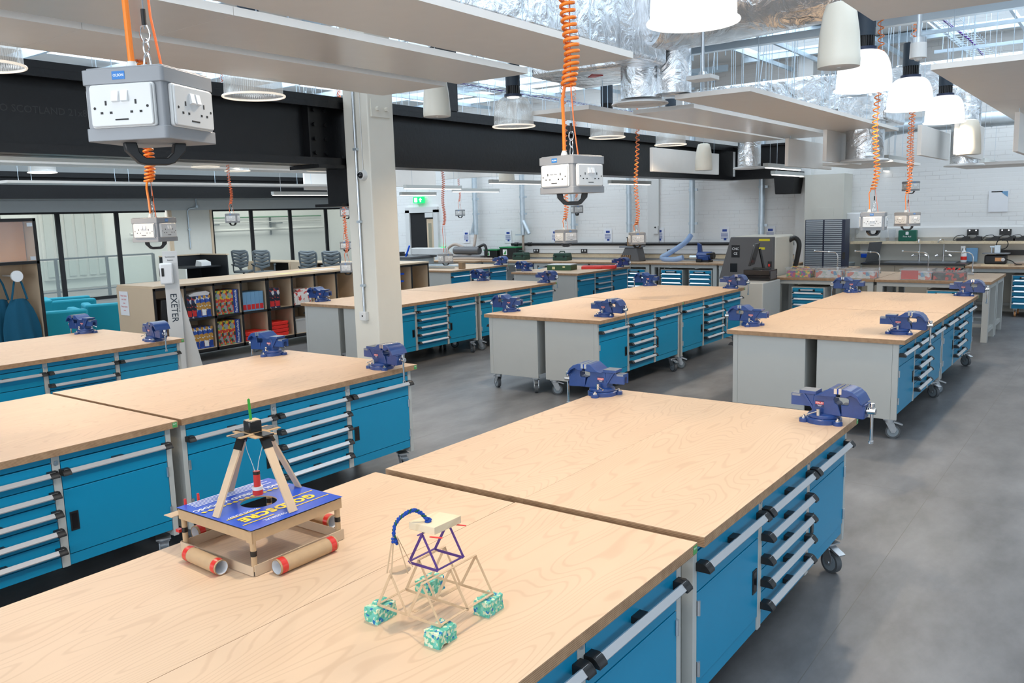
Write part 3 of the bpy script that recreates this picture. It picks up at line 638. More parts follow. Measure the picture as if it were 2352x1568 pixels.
# ================================================================ BENCH VICES
def make_vise():
    root = empty('bench_vice', (0, 0, 0), 0, '', 'bench vice', 'blue engineer vices bolted to the bench corners')
    b = MB()
    b.lathe([(.088, 0), (.088, .022), (.082, .027), (.06, .027)], n=40)
    for k in range(3):
        a = radians(150+120*k-60); cx, cy = .098*cos(a), .098*sin(a)
        b.lathe([(.024, 0), (.024, .017), (.02, .02), (.001, .02)], (cx, cy, 0), 20)
        b.box(-.02, .02, -.02, .02, 0, .018)
    b.build('base', 'vise_blue', root)
    bo = MB()
    for k in range(3):
        a = radians(150+120*k-60); cx, cy = .098*cos(a), .098*sin(a)
        bo.lathe([(.013, .02), (.013, .028), (.006, .028), (.006, .036), (.001, .036)], (cx, cy, 0), 6)
    bo.build('bolts', 'bright_steel', root)
    m = MB(); m.lathe([(.078, .027), (.078, .043), (.066, .05), (.05, .052)], n=40)
    prof = [(-.052, .046), (-.045, .10), (-.040, .142), (-.018, .150), (.015, .162), (.045, .188), (.078, .188), (.078, .150), (.066, .146), (.060, .128), (.064, .112), (.078, .105), (.082, .095), (.098, .046)]
    m.prism(prof, 'y', -.040, .040)
    m.prism([(-.028, .146), (-.002, .155), (.046, .190), (.080, .190), (.080, .150), (.050, .146)], 'y', -.072, .072)
    m.prism([(-.052, .044), (.13, .044), (.155, .054), (.10, .058), (-.04, .066)], 'y', -.034, .034)
    m.build('body', 'vise_blue', root, bevel=.003)
    an = MB(); an.box(-.112, -.028, -.046, .046, .1445, .162, 0, top=1)
    for s in (-1, 1):
        a_, b_ = sorted((s*.034, s*.041)); an.prism([(-.100, .1445), (-.086, .1445), (-.046, .084), (-.046, .064)], 'y', a_, b_)
        a_, b_ = sorted((s*.034, s*.037)); an.prism([(-.086, .1445), (-.04, .1445), (-.046, .084)], 'y', a_, b_)
    an.build('anvil', ['vise_blue', 'vise_steel'], root, bevel=.0015)
    sl = MB(); sl.prism([(-.032, .082), (-.032, .142), (.032, .142), (.032, .082), (.018, .082), (.018, .112), (.010, .124), (-.010, .124), (-.018, .112), (-.018, .082)], 'x', -.158, .05, 0)
    sl.box(-.157, .13, -.026, .026, .1405, .1432, 1)
    sl.box(-.154, -.112, -.0332, .0332, .130, .141, 1)
    sl.xf(Matrix.Translation((0, 0, -.003)) @ Matrix.Identity(4)).build('slide_bar', ['vise_blue', 'vise_steel'], root)
    mj = MB(); P2 = [(.0985, .148), (.0985, .188), (.127, .188), (.159, .178), (.184, .156), (.203, .123), (.208, .112), (.208, .045), (.198, .042), (.098, .046), (.094, .104), (.124, .104), (.131, .110), (.131, .134), (.124, .140)]
    mj.prism(P2, 'y', -.036, .036)
    mj.prism([(.098, .150), (.098, .190), (.128, .190), (.160, .180), (.186, .158), (.206, .122), (.198, .120), (.178, .148), (.150, .162), (.128, .150)], 'y', -.072, .072)
    mj.prism([(.196, .104), (.218, .116), (.214, .122), (.196, .114)], 'y', -.04, .04)
    mj.build('sliding_jaw', 'vise_blue', root, bevel=.003)
    for a, b_ in ((.069, .0848), (.0912, .107)): MB().box(a, b_, -.0735, .0735, .164, .1925).build('jaw_plate', 'bright_steel', root, bevel=.001, smooth=0)
    MB().box(.0855, .0905, -.070, .070, .165, .1885).build('jaw_liner', 'lid_blue', root, smooth=0)
    MB().cyl((.208, 0, .082), (.216, 0, .082), .018, n=20).cyl((.214, 0, .082), (.252, 0, .082), .0165, n=20).build('spindle', 'bright_steel', root, bevel=.002)
    hb = MB().cyl((.234, 0, .116), (.234, 0, -.068), .0075, n=12).lathe([(.001, .124), (.012, .122), (.0125, .104), (.008, .102)], (.234, 0, 0), 14).lathe([(.008, -.066), (.0125, -.068), (.012, -.082), (.001, -.084)], (.234, 0, 0), 14)
    hb.build('tommy_bar', 'bright_steel', root)
    for s in (1, -1):
        MB().cyl((-.005, s*.070, .045), (-.005, s*.070, .078), .0095, n=14).cyl((-.004, s*.075, .070), (-.05, s*.095, .052), .0035, n=8).cyl((-.044, s*.092, .054), (-.052, s*.096, .051), .005, n=8).build('lock_lever', 'bright_steel', root)
        lb = MB(); y = s*.0402
        lb.box(-.032, .012, min(y, y+s*.0006), max(y, y+s*.0006), .082, .116, 1).box(-.031, .011, min(y+s*.0006, y+s*.001), max(y+s*.0006, y+s*.001), .097, .110, 0)
        lb.text('SEALEY', (-.010, y+s*.0011, .1035), (-s, 0, 0), (0, 0, 1), .0125, 2)
        for q in range(2): lb.box(-.022+.004*q, .002-.004*q, min(y, y+s*.0012), max(y, y+s*.0012), .092-.0045*q, .0935-.0045*q, 2)
        lb.build('maker_label', ['red_label', 'navy_label', 'print_white'], root, smooth=0)
    return root
vise = make_vise(); index_kids()
# (x, y, faces right, twist degrees, label)
VIS = [
 (-1.230, 4.330, 1, -2, 'nearest blue bench vice, red maker label facing the camera, on the right corner'),
 (-2.545, 4.345, 0, 4, 'blue bench vice on the left corner of the nearest island, its slide bar pointing right'),
 (-1.560, 7.640, 1, 0, 'blue bench vice on the near right corner of the right-hand island'),
 (-2.850, 7.620, 0, 0, 'blue bench vice on the near left corner of the right-hand island'),
 (-1.575, 11.05, 1, 0, 'blue bench vice on the far right corner of the right-hand island'),
 (-2.850, 11.06, 0, 0, 'blue bench vice on the far left corner of the right-hand island, before the clear boxes'),
 (-4.450, 7.690, 1, 2, 'blue bench vice on the near right corner of the middle island'),
 (-5.690, 7.670, 0, 5, 'blue bench vice on the near left corner of the middle island'),
 (-4.440, 11.12, 1, 0, 'blue bench vice on the far right corner of the middle island'),
 (-5.710, 11.12, 0, 0, 'blue bench vice on the far left corner of the middle island'),
 (-7.540, 11.12, 1, 0, 'blue bench vice on the far right corner of the island behind the column'),
 (-8.810, 11.12, 0, 0, 'blue bench vice on the far left corner of the island behind the column'),
 (-8.830, 7.640, 0, 4, 'blue bench vice on the corner beside the bookcase, left of the cream column'),
 (-4.415, 4.350, 1, -4, 'blue bench vice in front of the foot of the cream column'),
 (-5.690, 4.360, 0, 6, 'blue bench vice in front of the red trays of the bookcase'),
 (-7.460, 4.370, 1, -6, 'blue bench vice in front of the white hand sanitiser stand'),
 (-8.720, 4.360, 0, 8, 'blue bench vice in front of the teal armchairs'),
 (-8.170, 14.68, 1, 0, 'small distant blue vice on the rear bench right of the red case'),
 (-9.420, 13.25, 0, 0, 'small distant blue vice on the left corner of the rear bench with the green case'),
 (-11.16, 14.70, 1, 0, 'most distant blue vice, on the furthest left rear bench'),
]
for i, (x, y, right, tw, lab) in enumerate(VIS):
    place(vise, (x, y, TOPZ), radians(tw)+(0 if right else pi), lab, i == 0)
# ================================================================ FIXED TABLES AND DRAWER PEDESTALS
def make_table(w, d, name='fixed_table'):
    root = empty(name, (0, 0, 0), 0, '', 'table')
    MB().box(0, w, 0, d, .802, .84, 1, top=0).build('worktop', ['birch', 'ply_edge'], root, bevel=.002, smooth=0)
    f = MB().box(.02, w-.02, .03, .08, .742, .802).box(.02, w-.02, d-.08, d-.03, .742, .802).box(.02, .08, .08, d-.08, .742, .802).box(w-.08, w-.02, .08, d-.08, .742, .802)
    f.box(.03, .07, .08, d-.08, .12, .18).box(w-.07, w-.03, .08, d-.08, .12, .18).box(.08, w-.08, d-.09, d-.05, .12, .17)
    f.build('frame', 'grey_paint', root, bevel=.002, smooth=0)
    for x in (.02, w-.10):
        for y in (.03, d-.11): MB().box(x, x+.08, y, y+.08, 0, .742).build('leg', 'grey_paint', root, bevel=.002, smooth=0)
    return root
def make_pedestal():
    """drawer unit on castors, front faces -y"""
    root = empty('drawer_pedestal', (0, 0, 0), 0, '', 'drawer unit')
    w, d, z0, z1 = .50, .60, .14, .70
    MB().box(0, w, .012, d, z0, z1, 0).box(.02, w-.02, .006, .012, z0+.01, z1-.01, 1).build('case', ['grey_paint', 'inner_dark'], root, bevel=.003, smooth=0)
    t = MB().box(.02, w-.02, -.004, .010, z1-.06, z1-.012).build('top_panel', 'blue_paint', root, bevel=.001, smooth=0)
    MB().box(.14, .34, -.03, -.005, z1-.05, z1-.03, 0).box(.12, .145, -.034, -.003, z1-.058, z1-.03, 1).box(.335, .36, -.034, -.003, z1-.058, z1-.03, 1).build('pull', ['aluminium', 'black_plastic'], t)
    MB().box(.02, w-.02, 0, .010, z0+.006, z0+.05).build('kick_rail', 'blue_paint', root, smooth=0)
    hs = [.09, .09, .09, .11, .062+.018]; z = z1-.064
    for h in hs:
        dr = MB().box(.021, w-.021, -.004, .010, z-h+.003, z-.003).build('drawer', 'blue_paint', root, bevel=.001, smooth=0)
        MB().prism([(-.004, z-.012), (-.02, z-.014), (-.034, z-.034), (-.03, z-.038), (-.004, z-.032)], 'x', .022, w-.022, 0).box(.02, .045, -.03, -.004, z-.036, z-.012, 1).box(w-.045, w-.02, -.03, -.004, z-.036, z-.012, 1).build('handle', ['aluminium', 'black_plastic'], dr)
        z -= h
    for x in (.07, w-.07):
        for y in (.08, d-.08):
            c = MB().box(x-.03, x+.03, y-.03, y+.03, .125, .14).box(x-.02, x-.015, y-.02, y+.03, .04, .125).box(x+.015, x+.02, y-.02, y+.03, .04, .125).build('castor', 'zinc', root, smooth=0)
            MB().cyl((x-.014, y+.01, .045), (x+.014, y+.01, .045), .045, n=16).build('wheel', 'orange_screen', c)
    return root
tab = make_table(1.49, .78); ped = make_pedestal(); index_kids()
G1 = 'fixed birch topped tables with grey frames'
TAB = [(-4.53, 13.04, 'fixed birch topped table in front, left, holding three clear boxes'), (-3.03, 13.03, 'fixed birch topped table in front, right, with an open grey leg frame'),
       (-4.53, 13.83, 'fixed birch topped table behind the three clear boxes'), (-3.03, 13.82, 'fixed birch topped table behind the black bits box')]
n = 0
for x, y, lab in TAB:
    place(tab, (x, y, 0), 0, lab, n == 0, G1); n += 1
BK = ['at the far left of the brick wall', 'under the black and green toolboxes', 'under the first dark toolbox', 'under the sanding machine', 'under the clear blue hose', 'behind the grey milling machine']
for k in range(6):
    x = -14.17+1.495*k
    place(tab, (x, 16.0 if k else 15.75, 0), 0, 'birch topped wall table %s' % BK[k], False, G1)
tb = make_table(2.9, .78); index_kids()
place(tb, (-2.31, 16.1, 0), 0, 'birch topped wall table with the scroll saw, right of the sinks', True, G1)
G2 = 'blue drawer pedestals under the tables'
PED = [(-4.24, 13.02, 'blue drawer pedestal under the front left table with the clear boxes'), (-2.35, 13.08, 'blue drawer pedestal partly hidden behind the far right vice of the right island'),
       (-1.62, 16.15, 'blue drawer pedestal on orange wheels under the scroll saw table'),
       (-11.06, 16.02, 'blue drawer pedestal under the wall table behind the green case'), (-9.35, 16.02, 'blue drawer pedestal under the wall table behind the red case'),
       (-8.80, 16.02, 'blue drawer pedestal directly left of the middle wall frame leg'),
       (-7.95, 16.02, 'blue drawer pedestal behind the middle island, left of a pair'), (-7.32, 16.02, 'blue drawer pedestal behind the middle island, right of a pair'),
       (-6.45, 16.02, 'blue drawer pedestal nearest the grey milling machine'), (-10.36, 16.02, 'blue drawer pedestal right of the one behind the green case')]
for i, (x, y, lab) in enumerate(PED): place(ped, (x, y, 0), 0, lab, i == 0, G2)
# ================================================================ HANGING SOCKET BOXES
def helix(z0, z1, pitch0, pitch1, R, wob=0., seg=12):
    """vertical coil from z0 up; the pitch widens with height"""
    pts = []; z = z0; a = 0.
    while z < z1:
        f = (z-z0)/(z1-z0); p = pitch0+(pitch1-pitch0)*f**.6
        k = wob*max(0., 1-(z-z0)/.12)
        pts.append((R*cos(a)+.012*sin(a*.05)-k, R*sin(a), z+k*.35*cos(a)))
        a += 2*pi/seg; z += p/seg
    return pts
def make_box_proto():
    root = empty('hanging_socket_box', (0, 0, 0), 0, '', 'socket box', 'grey socket boxes hanging on orange coiled cables')
    h = .093
    MB().prism(rbox(h-.004, h-.004, .006), 'z', .018, .122).build('body', 'box_grey', root, bevel=.0015)
    MB().prism(rbox(h, h, .008), 'z', .112, .142).prism(rbox(h-.006, h-.006, .008), 'z', .142, .146).build('lid', 'box_grey', root, bevel=.0015)
    MB().prism(rbox(h, h, .008), 'z', 0, .026).build('base_tray', 'box_grey', root, bevel=.0015)
    for k in range(4):
        M = Matrix.Rotation(k*pi/2, 4, 'Z')
        p = MB(M)
        p.prism([(a, b+.068) for a, b in rbox(.073, .043, .006)], 'y', -h-.004, -h+.004, 0)
        p.prism([(a, b+.068) for a, b in rbox(.0705, .0405, .006)], 'y', -h-.009, -h-.004, 0)
        pl = p.build('socket_plate', 'white_plastic', root, bevel=.002)
        s = MB(M)
        for cx in (-.034, .034):
            s.box(cx-.002, cx+.002, -h-.0096, -h-.0088, .069, .078); s.box(cx-.0135, cx-.0075, -h-.0096, -h-.0088, .052, .0565); s.box(cx+.0075, cx+.0135, -h-.0096, -h-.0088, .052, .0565)
        for cx in (-.060, .060): s.cyl((cx, -h-.0088, .064), (cx, -h-.0096, .064), .0028, n=10)
        s.box(-.015, .015, -h-.0096, -h-.0088, .0385, .0415)
        s.build('socket_holes', 'rope_black', pl, smooth=0)
        r = MB(M)
        for cx in (-.0105, .0105): r.prism([(-h-.0088, .074), (-h-.015, .0765), (-h-.011, .096), (-h-.0088, .096)], 'x', cx-.0075, cx+.0075)
        r.build('rocker_switch', 'white_bright', pl, smooth=0)
    lg = MB(); lg.box(-.006-.0145, -.006+.0145, -h-.0006, -h, .120, .136, 0); lg.text('OLSONB', (-.006, -h-.0007, .128), (1, 0, 0), (0, 0, 1), .0072, 1)
    lg.build('maker_label', ['olson_blue', 'print_white'], root, smooth=0)
    M = Matrix.Rotation(radians(45), 4, 'Z')
    MB(M).prism([(-.062, 0), (-.060, -.016), (-.036, -.042), (-.022, -.046), (.022, -.046), (.036, -.042), (.060, -.016), (.062, 0), (.038, 0), (.034, -.02), (.022, -.031), (-.022, -.031), (-.034, -.02), (-.038, 0)], 'y', -.014, .014).build('grab_handle', 'black_plastic', root, bevel=.002)
    MB().cyl((-.034, -.006, .146), (-.034, -.006, .152), .016, n=6).cyl((-.034, -.006, .152), (-.034, -.006, .164), .014, .011, n=12).cyl((-.034, -.006, .164), (-.034, -.006, .170), .009, n=12).build('cable_gland', 'white_plastic', root)
    # shackle, chain link and wire rope
    c = MB()
    def link(z, w, hh, r, rot):
        pts = []
        for k in range(16):
            a = 2*pi*k/16; x = w*cos(a); zz = hh*sin(a); pts.append((x*cos(rot), x*sin(rot), z+zz))
        c.tube(pts, r, 6, closed=True)
    link(.164, .008, .022, .0022, 0); link(.198, .006, .018, .0018, 1.2); link(.226, .010, .018, .0018, .3)
    ch = c.build('chain', 'bright_steel', root)
    MB().cyl((0, 0, .243), (0, 0, .275), .005, n=10).build('ferrule', 'rope_black', root)
    MB().tube([(0, 0, .235), (.006, 0, .8), (0, 0, 2.2)], .0016, 6).build('wire_rope', 'vise_steel', root)
    return root
sb = make_box_proto(); index_kids()
# x, y, z of underside, yaw, coil start above box, thick coil?, label
d45 = 45
SB = [
 (-1.712, 1.046, 2.108, 24.6, .62, .022, 0, 'nearest grey socket box, large at the top left, with a black grab handle'),
 (-1.835, 2.915, 2.010, -10.8, .42, .017, 1, 'grey socket box in the upper middle below the thick orange coil'),
 (-4.830, 2.900, 1.830, 111.0, .36, .017, 1, 'grey socket box above the hand sanitiser stand'),
 (-5.100, 7.960, 1.600, 67.6, .26, .03, 1, 'grey socket box over the middle island, left of the wall pipe'),
 (-4.960, 9.360, 1.520, 35.9, .24, .03, 1, 'pale hanging socket box over the far half of the middle island'),
 (-1.740, 7.370, 1.720, 7.3, .33, .03, 1, 'grey socket box over the right island, one white plate facing the camera'),
 (-1.960, 9.720, 1.690, 59.4, .34, .03, 1, 'grey socket box over the right island showing two white plates'),
 (-2.850, 14.29, 2.110, 48.3, .30, .03, 1, 'small grey socket box high in front of the brick wall behind another box'),
 (-9.140, 10.59, 1.170, 72.8, .62, .05, 1, 'low pale socket box hanging behind the column, left of the rear benches'),
 (-12.95, 15.59, 1.920, 19.7, .34, .02, 1, 'tiny grey socket box hanging beside the doorway'),
 (-11.67, 8.360, 1.920, 40, .30, .02, 1, 'small pale socket box hanging in front of the partition windows'),
 (-8.58, 13.79, 1.910, 50, .30, .03, 1, 'tiny socket box seen just below the middle hanging box, against the brick'),
 (-11.34, 10.5, 1.97, 30, .30, .03, 1, 'small socket box half hidden behind the left edge of the column'),
 (-12.06, 11.11, 1.36, 30, .30, .03, 1, 'small dark-looking socket box left of the column, below another one'),
 (-9.75, 8.99, 1.12, 30, .30, .03, 1, 'lowest pale socket box against the left edge of the column'),
]
for i, (x, y, z, yaw, dz, pitch, kind, lab) in enumerate(SB):
    o = place(sb, (x, y, z), radians(yaw)+YAW*-1*0, lab, i == 0)
    big = i in (1,)
    if i in (2, 3, 4, 6, 7, 8):
        for ch in o.children:
            if ch.name.startswith('grab_handle'): ch.rotation_euler.z = pi/2
    R = .0265 if i < 3 else .023; r = .0068 if i < 3 else .0045
    top = ROOFZ-.02-z
    if i == 0:   # cable rises straight out of the picture before it coils
        pts = [(-.034, -.006, .168), (-.036, -.006, .3), (-.034, -.006, .5), (-.03, -.004, .62)]
    else:
        pts = [(-.034, -.006, .168), (-.036, -.004, .168+(dz-.168)*.4), (-.042, -.002, .168+(dz-.168)*.8), (-R-.004, 0, dz)]
    pts += helix(dz, min(top, dz+2.6), pitch if i < 3 else .02, (.055 if i == 1 else pitch*2+.02) if i < 3 else (.085 if i not in (8,) else .05), R, .012 if i else 0.)
    q = MB().tube(pts, r, 10 if i < 3 else 6).build('coiled_cable', 'orange_cable' if x > -9 or i < 3 else 'red_cable', o)
    MB().tube([(.03, .006, .146), (.014, .003, .26), (.002, 0, dz), (0, 0, top)], r*.42, 5).build('strain_cord', 'red_cable', o)

# ================================================================ BELL LAMPS
def make_lamp(shade, glow):
    root = empty('pendant_lamp', (0, 0, 0), 0, '', 'pendant lamp')
    prof = []
    for k in range(13):
        a = radians(5+85*k/12.); prof.append((.075+.125*sin(a)**.8 if k else .075, .285*cos(a)**.75 if k < 12 else .004))
    prof = [(.07, .29)]+[(r, z) for r, z in prof[1:]]+[(.203, 0.)]
    sh = MB().lathe(prof[:], n=56); sh.f = [f for f in sh.f if len(f) == 4]; sh.m = [0]*len(sh.f)
    s = sh.build('lamp_shade', shade, root, smooth=60)
    MB().tube([(.210*cos(2*pi*k/48), .210*sin(2*pi*k/48), 0) for k in range(48)], .0075, 8, closed=True).build('rim', 'lamp_rim' if glow > 1 else 'lamp_rim_dim', s)
    MB().cyl((0, 0, .285), (0, 0, .31), .088, n=32).build('collar', 'dark_navy', root)
    fz = MB().cyl((0, 0, .31), (0, 0, .40), .058, n=24)
    for k in range(20):
        a = 2*pi*k/20; fz.box(-.004, .004, -.004, .004, 0, .001) if 0 else fz.cyl((.064*cos(a), .064*sin(a), .31), (.064*cos(a), .064*sin(a), .39), .006, n=5)
    fz.build('heat_sink', 'black_plastic', root)
    MB().cyl((0, 0, .39), (0, 0, .60), .072, n=32).box(.069, .074, -.006, .006, .45, .56).build('driver_housing', 'driver_grey', root)
    MB().cyl((0, 0, .60), (0, 0, ROOFZ-2.8-.2), .004, n=6).build('wire_rope', 'zinc', root)
    MB().cyl((0, 0, .278), (0, 0, .284), .062, n=24).build('bulb', 'lamp_white', root)
    return root
flat('lamp_rim', (.9, .9, .9), .2, emit=(1, .97, .92), estr=1.1); flat('lamp_rim_dim', (.75, .75, .74), .2, emit=(1, .88, .7), estr=.55)
flat('driver_grey', (.02, .035, .055), .5)
la = make_lamp('shade_lit', 2); lb = make_lamp('shade_dim', 0); index_kids()
LAMPS_R = [(-1.74, 3.85, 'big bright bell lamp cut by the top edge of the frame'), (-1.76, 7.0, 'glowing bell lamp half hidden by the pale hanging speaker'), (-1.80, 8.82, 'glowing bell lamp with its black housing fully visible, right of the pale speaker'), (-1.80, 10.6, 'furthest glowing bell lamp, below the right ceiling panel'), (-1.76, 1.95, 'bell lamp above the nearest island')]  # last lamp is added out of view for its light
LAMPS_L = [(-5.10, 7.03, 'clear bell lamp beside the end of the ceiling panels, black housing above it'), (-5.15, 8.98, 'clear bell lamp partly hidden by the long panels, left of two'), (-5.18, 10.75, 'clear bell lamp partly hidden by the long panels, right of two'), (-5.05, 3.87, 'clear bell lamp against the black girder at the upper left'), (-5.05, 2.12, 'clear bell lamp cut by the left edge of the frame'),
           (-8.3, 3.8, 'bell lamp over the bench by the teal armchairs'), (-8.3, 8.5, 'bell lamp behind the cream column'), (-14.2, 6.68, 'clear bell lamp hanging over the teal seating'), (-11.9, 8.10, 'bell lamp rim peeping below the far panels, left of two'), (-11.9, 10.4, 'bell lamp rim peeping below the far panels, right of two'), (-12.6, 9.2, 'bell lamp above the far panels behind the small socket box')]
def spot(name, x, y, z, power, col, size=120):
    l = bpy.data.lights.new(name, 'SPOT'); l.energy = power; l.color = col; l.spot_size = radians(size); l.spot_blend = .75; l.shadow_soft_size = .05
    o = bpy.data.objects.new(name, l); o.location = (x, y, z); COL.objects.link(o); return o
for i, (x, y, lab) in enumerate(LAMPS_R):
    place(la, (x, y, 2.8), 0, lab, i == 0, 'bell lamps over the right-hand benches'); spot('lamp_light', x, y, 2.84, 70, (1, .80, .58), 150)
for i, (x, y, lab) in enumerate(LAMPS_L):
    place(lb, (x, y, 2.8), 0, lab, i == 0, 'bell lamps over the left-hand benches'); spot('lamp_light', x, y, 2.84, 66, (1, .76, .50), 150)
# ================================================================ SPEAKERS, SENSORS
def make_speaker():
    root = empty('pendant_speaker', (0, 0, 0), 0, '', 'hanging speaker', 'white pendant loudspeakers')
    MB().lathe([(.125, 0), (.127, .02), (.127, .05), (.1265, .052), (.118, .20), (.100, .32), (.082, .375), (.05, .385), (.001, .386)], n=40).build('body', 'cream_plastic', root)
    MB().lathe([(.001, -.001), (.11, -.003), (.122, .0)], n=40).cyl((0, 0, -.004), (0, 0, -.001), .012, n=12).build('grille', 'white_plastic', root)
    return root
sp = make_speaker(); index_kids()
for i, (x, y, z, lab) in enumerate(((-1.568, 5.628, 2.781, 'large pale grey hanging speaker at the upper right'), (-5.294, 6.092, 2.844, 'white hanging speaker right of the cream column top'), (-5.20, 11.895, 2.488, 'tall white hanging speaker in front of the upright panels in the middle distance'), (-1.586, 10.881, 2.449, 'white hanging speaker at the far right, beside upright panels'), (-8.154, 11.007, 2.451, 'white hanging speaker seen beneath the girder, right of the column'))):
    o = place(sp, (x, y, z), 0, lab, i == 0); MB().cyl((0, 0, .385), (0, 0, ROOFZ-z), .0025, n=6).build('wire_rope', 'zinc', o)
s = empty('pendant_sensor', (-3.03, 6.9, 3.0), 0, 'flat white sensor plate hanging on a steel tube in the upper right', 'sensor')
MB().box(-.11, .11, -.09, .09, 0, .035).build('plate', 'white_plastic', s, bevel=.004); MB().cyl((0, 0, .035), (0, 0, .07), .04, .03, n=20).cyl((0, 0, .06), (0, 0, 1.5), .014, n=12).build('tube', 'zinc', s)
s = empty('pendant_sensor', (-1.305, 6.6, 2.925), 0, 'white cylindrical motion sensor on a steel tube at the top right', 'sensor')
MB().cyl((0, 0, 0), (0, 0, .10), .055, .052, n=24).lathe([(.001, -.022), (.02, -.016), (.028, 0)], n=20).build('housing', 'white_plastic', s); MB().cyl((0, 0, .1), (0, 0, .135), .05, n=24).cyl((0, 0, .13), (0, 0, 1.5), .016, n=12).build('tube', 'zinc', s)
# ================================================================ WHITE CEILING PANELS
PG = 'white acoustic panels hanging from the roof'
def panel(x0, x1, y0, y1, lab, z=2.9, seams=(), rods=True, t=.04, mt='white_panel'):
    root = empty('ceiling_panel', (x0, y0, z), 0, lab, 'ceiling panel', PG)
    ys_ = [0]+[s-y0 for s in seams]+[y1-y0]
    for a, b in zip(ys_[:-1], ys_[1:]):
        MB().box(0, x1-x0, a+.0015, b-.0015, 0, t).build('panel_board', mt, root, smooth=0)
    if rods:
        for a in ([.4] + [(y1-y0)*k/4 for k in (1, 2, 3)] + [(y1-y0)-.4]):
            for xx in (.08, x1-x0-.08): MB().cyl((xx, a, t), (xx, a, ROOFZ-z-.2), .0035, n=5).build('suspension_rod', 'roof_steel', root)
    return root
panel(-3.34, -2.68, -1.5, 5.02, 'nearest long white ceiling panel ending left of the big bright lamp', seams=(2.22,))
panel(-4.14, -3.505, -1.5, 5.015, 'second long white ceiling panel, between the nearest one and the one by the column', seams=(2.604,), mt='gloss_panel')
panel(-4.94, -4.28, -1.5, 5.035, 'long white ceiling panel whose end meets the cream column top', seams=(2.28,))
panel(-4.94, -4.28, 7.12, 12.62, 'leftmost long white panel of the middle group, lamps beneath its edge', seams=(9.9,))
panel(-4.20, -3.54, 7.855, 12.62, 'glossy long white panel in the centre of the middle group', seams=(10.3,), mt='gloss_panel')
panel(-3.39, -2.70, 7.12, 12.62, 'rightmost long white panel of the middle group', seams=(9.8,))
panel(-1.31, -.66, 7.075, 12.47, 'long white ceiling panel at the upper right edge', seams=(9.764,))
panel(-.50, .16, 7.3, 12.4, 'white ceiling panel beyond the upper right edge panel')
panel(-1.21, -.56, -1.5, 4.966, 'white ceiling panel at the very top right corner')
panel(-12.2, -11.55, 2.5, 10.6, 'far white panel beyond the girder, higher of the two on the left', z=2.83, seams=(6.5,))
panel(-14.5, -13.9, 6.0, 14.0, 'far white panel beyond the girder, lower of the two on the left', z=2.62, seams=(10.,))
panel(-13.2, -12.6, 5.2, 13., 'far white panel between the two others beyond the girder', z=2.83, seams=(9.,))
panel(-9.6, -9.0, 8.5, 14.5, 'white panel beyond the girder, above the linear lamps', z=2.72, seams=(11.5,))
panel(-8.0, -7.0, 13.2, 15.2, 'small white panel far away behind the middle hanging box', z=2.60)
panel(-3.9, -2.9, 13.3, 15.2, 'small flat white panel in front of the brick wall, right of the projector', z=2.52)
panel(-2.2, -.9, 13.6, 15.0, 'small flat white panel in front of the brick wall at the far right', z=2.42)
def baffle(x0, x1, y, z0, z1, lab, ry=0.):
    root = empty('ceiling_baffle', (x0, y, z0), ry, lab, 'upright panel', 'upright white acoustic baffles')
    MB().box(0, x1-x0, -.025, .025, 0, z1-z0).build('panel_board', 'white_panel', root, bevel=.004, smooth=0)
    for xx in (.15, x1-x0-.15): MB().cyl((xx, 0, z1-z0), (xx, 0, ROOFZ-z0), .003, n=5).build('suspension_rod', 'roof_steel', root)
YD = pi/2
baffle(-5.70, -3.3, 11.2, 2.48, 2.82, 'upright white panel behind the tall white speaker', YD)
baffle(-3.98, -1.9, 11.9, 2.48, 2.86, 'upright white panel right of the two linear lamps', YD)
baffle(-3.35, -1.6, 11.5, 2.50, 2.90, 'upright white panel beside the foil drop, mid right', YD)
baffle(-2.20, -.3, 11.4, 2.50, 2.86, 'upright white panel left of the far right speaker', YD)
baffle(-1.72, .2, 10.9, 2.46, 2.88, 'upright white panel directly behind the far right speaker', YD)
baffle(-1.10, .9, 10.6, 2.44, 2.85, 'upright white panel at the right edge of the frame', YD)
baffle(-14.2, -12.2, 12.0, 2.55, 2.95, 'upright pale panel beyond the girder, left of the column bracket', YD)
baffle(-12.3, -10.5, 12.2, 2.55, 2.95, 'upright pale panel nearest the column bracket', YD)
baffle(-13.2, -9.2, 15.4, 2.78, 3.3, 'long upright white panel seen under the girder right of the column', .0)
baffle(-9.0, -7.2, 15.4, 2.70, 3.2, 'long upright white panel seen under the girder, further right', .0)
# ---- linear lamps
def linear(x, y, z, L, lab, ry=YD):
    root = empty('pendant_linear_lamp', (x, y, z), ry, lab, 'linear lamp', 'slim linear pendant lamps')
    MB().box(0, L, -.04, .04, .012, .075).build('housing', 'grey_paint', root, smooth=0)
    MB().box(.02, L-.02, -.03, .03, .0, .012).build('diffuser', 'led_white', root, smooth=0)
    for xx in (.2, L-.2): MB().cyl((xx, 0, .075), (xx, 0, ROOFZ-z), .003, n=5).build('wire_rope', 'zinc', root)
def lin_at(u0, u1, v, d, lab):
    D0 = CF+CR*((u0-1176)/FPX)-CU*((v-784)/FPX); p = Vector((0, 0, CAMZ))+D0*d
    # runs away from the camera along +y until it meets the second column of the picture
    D1 = CF+CR*((u1-1176)/FPX)-CU*((v-784)/FPX); t = p.x/D1.x
    L = max(.5, min(1.6, t*D1.y-p.y)); linear(p.x, p.y, p.z, L, lab)
lin_at(930, 1060, 434, 15.5, 'linear lamp just right of the cream column, above the exit sign')
lin_at(1041, 1144, 441, 17, 'linear lamp above the small socket box by the doorway')
lin_at(1126, 1240, 422, 15, 'linear lamp left of the middle hanging socket box')
lin_at(1400, 1492, 423, 15.5, 'linear lamp right of the middle hanging socket box')
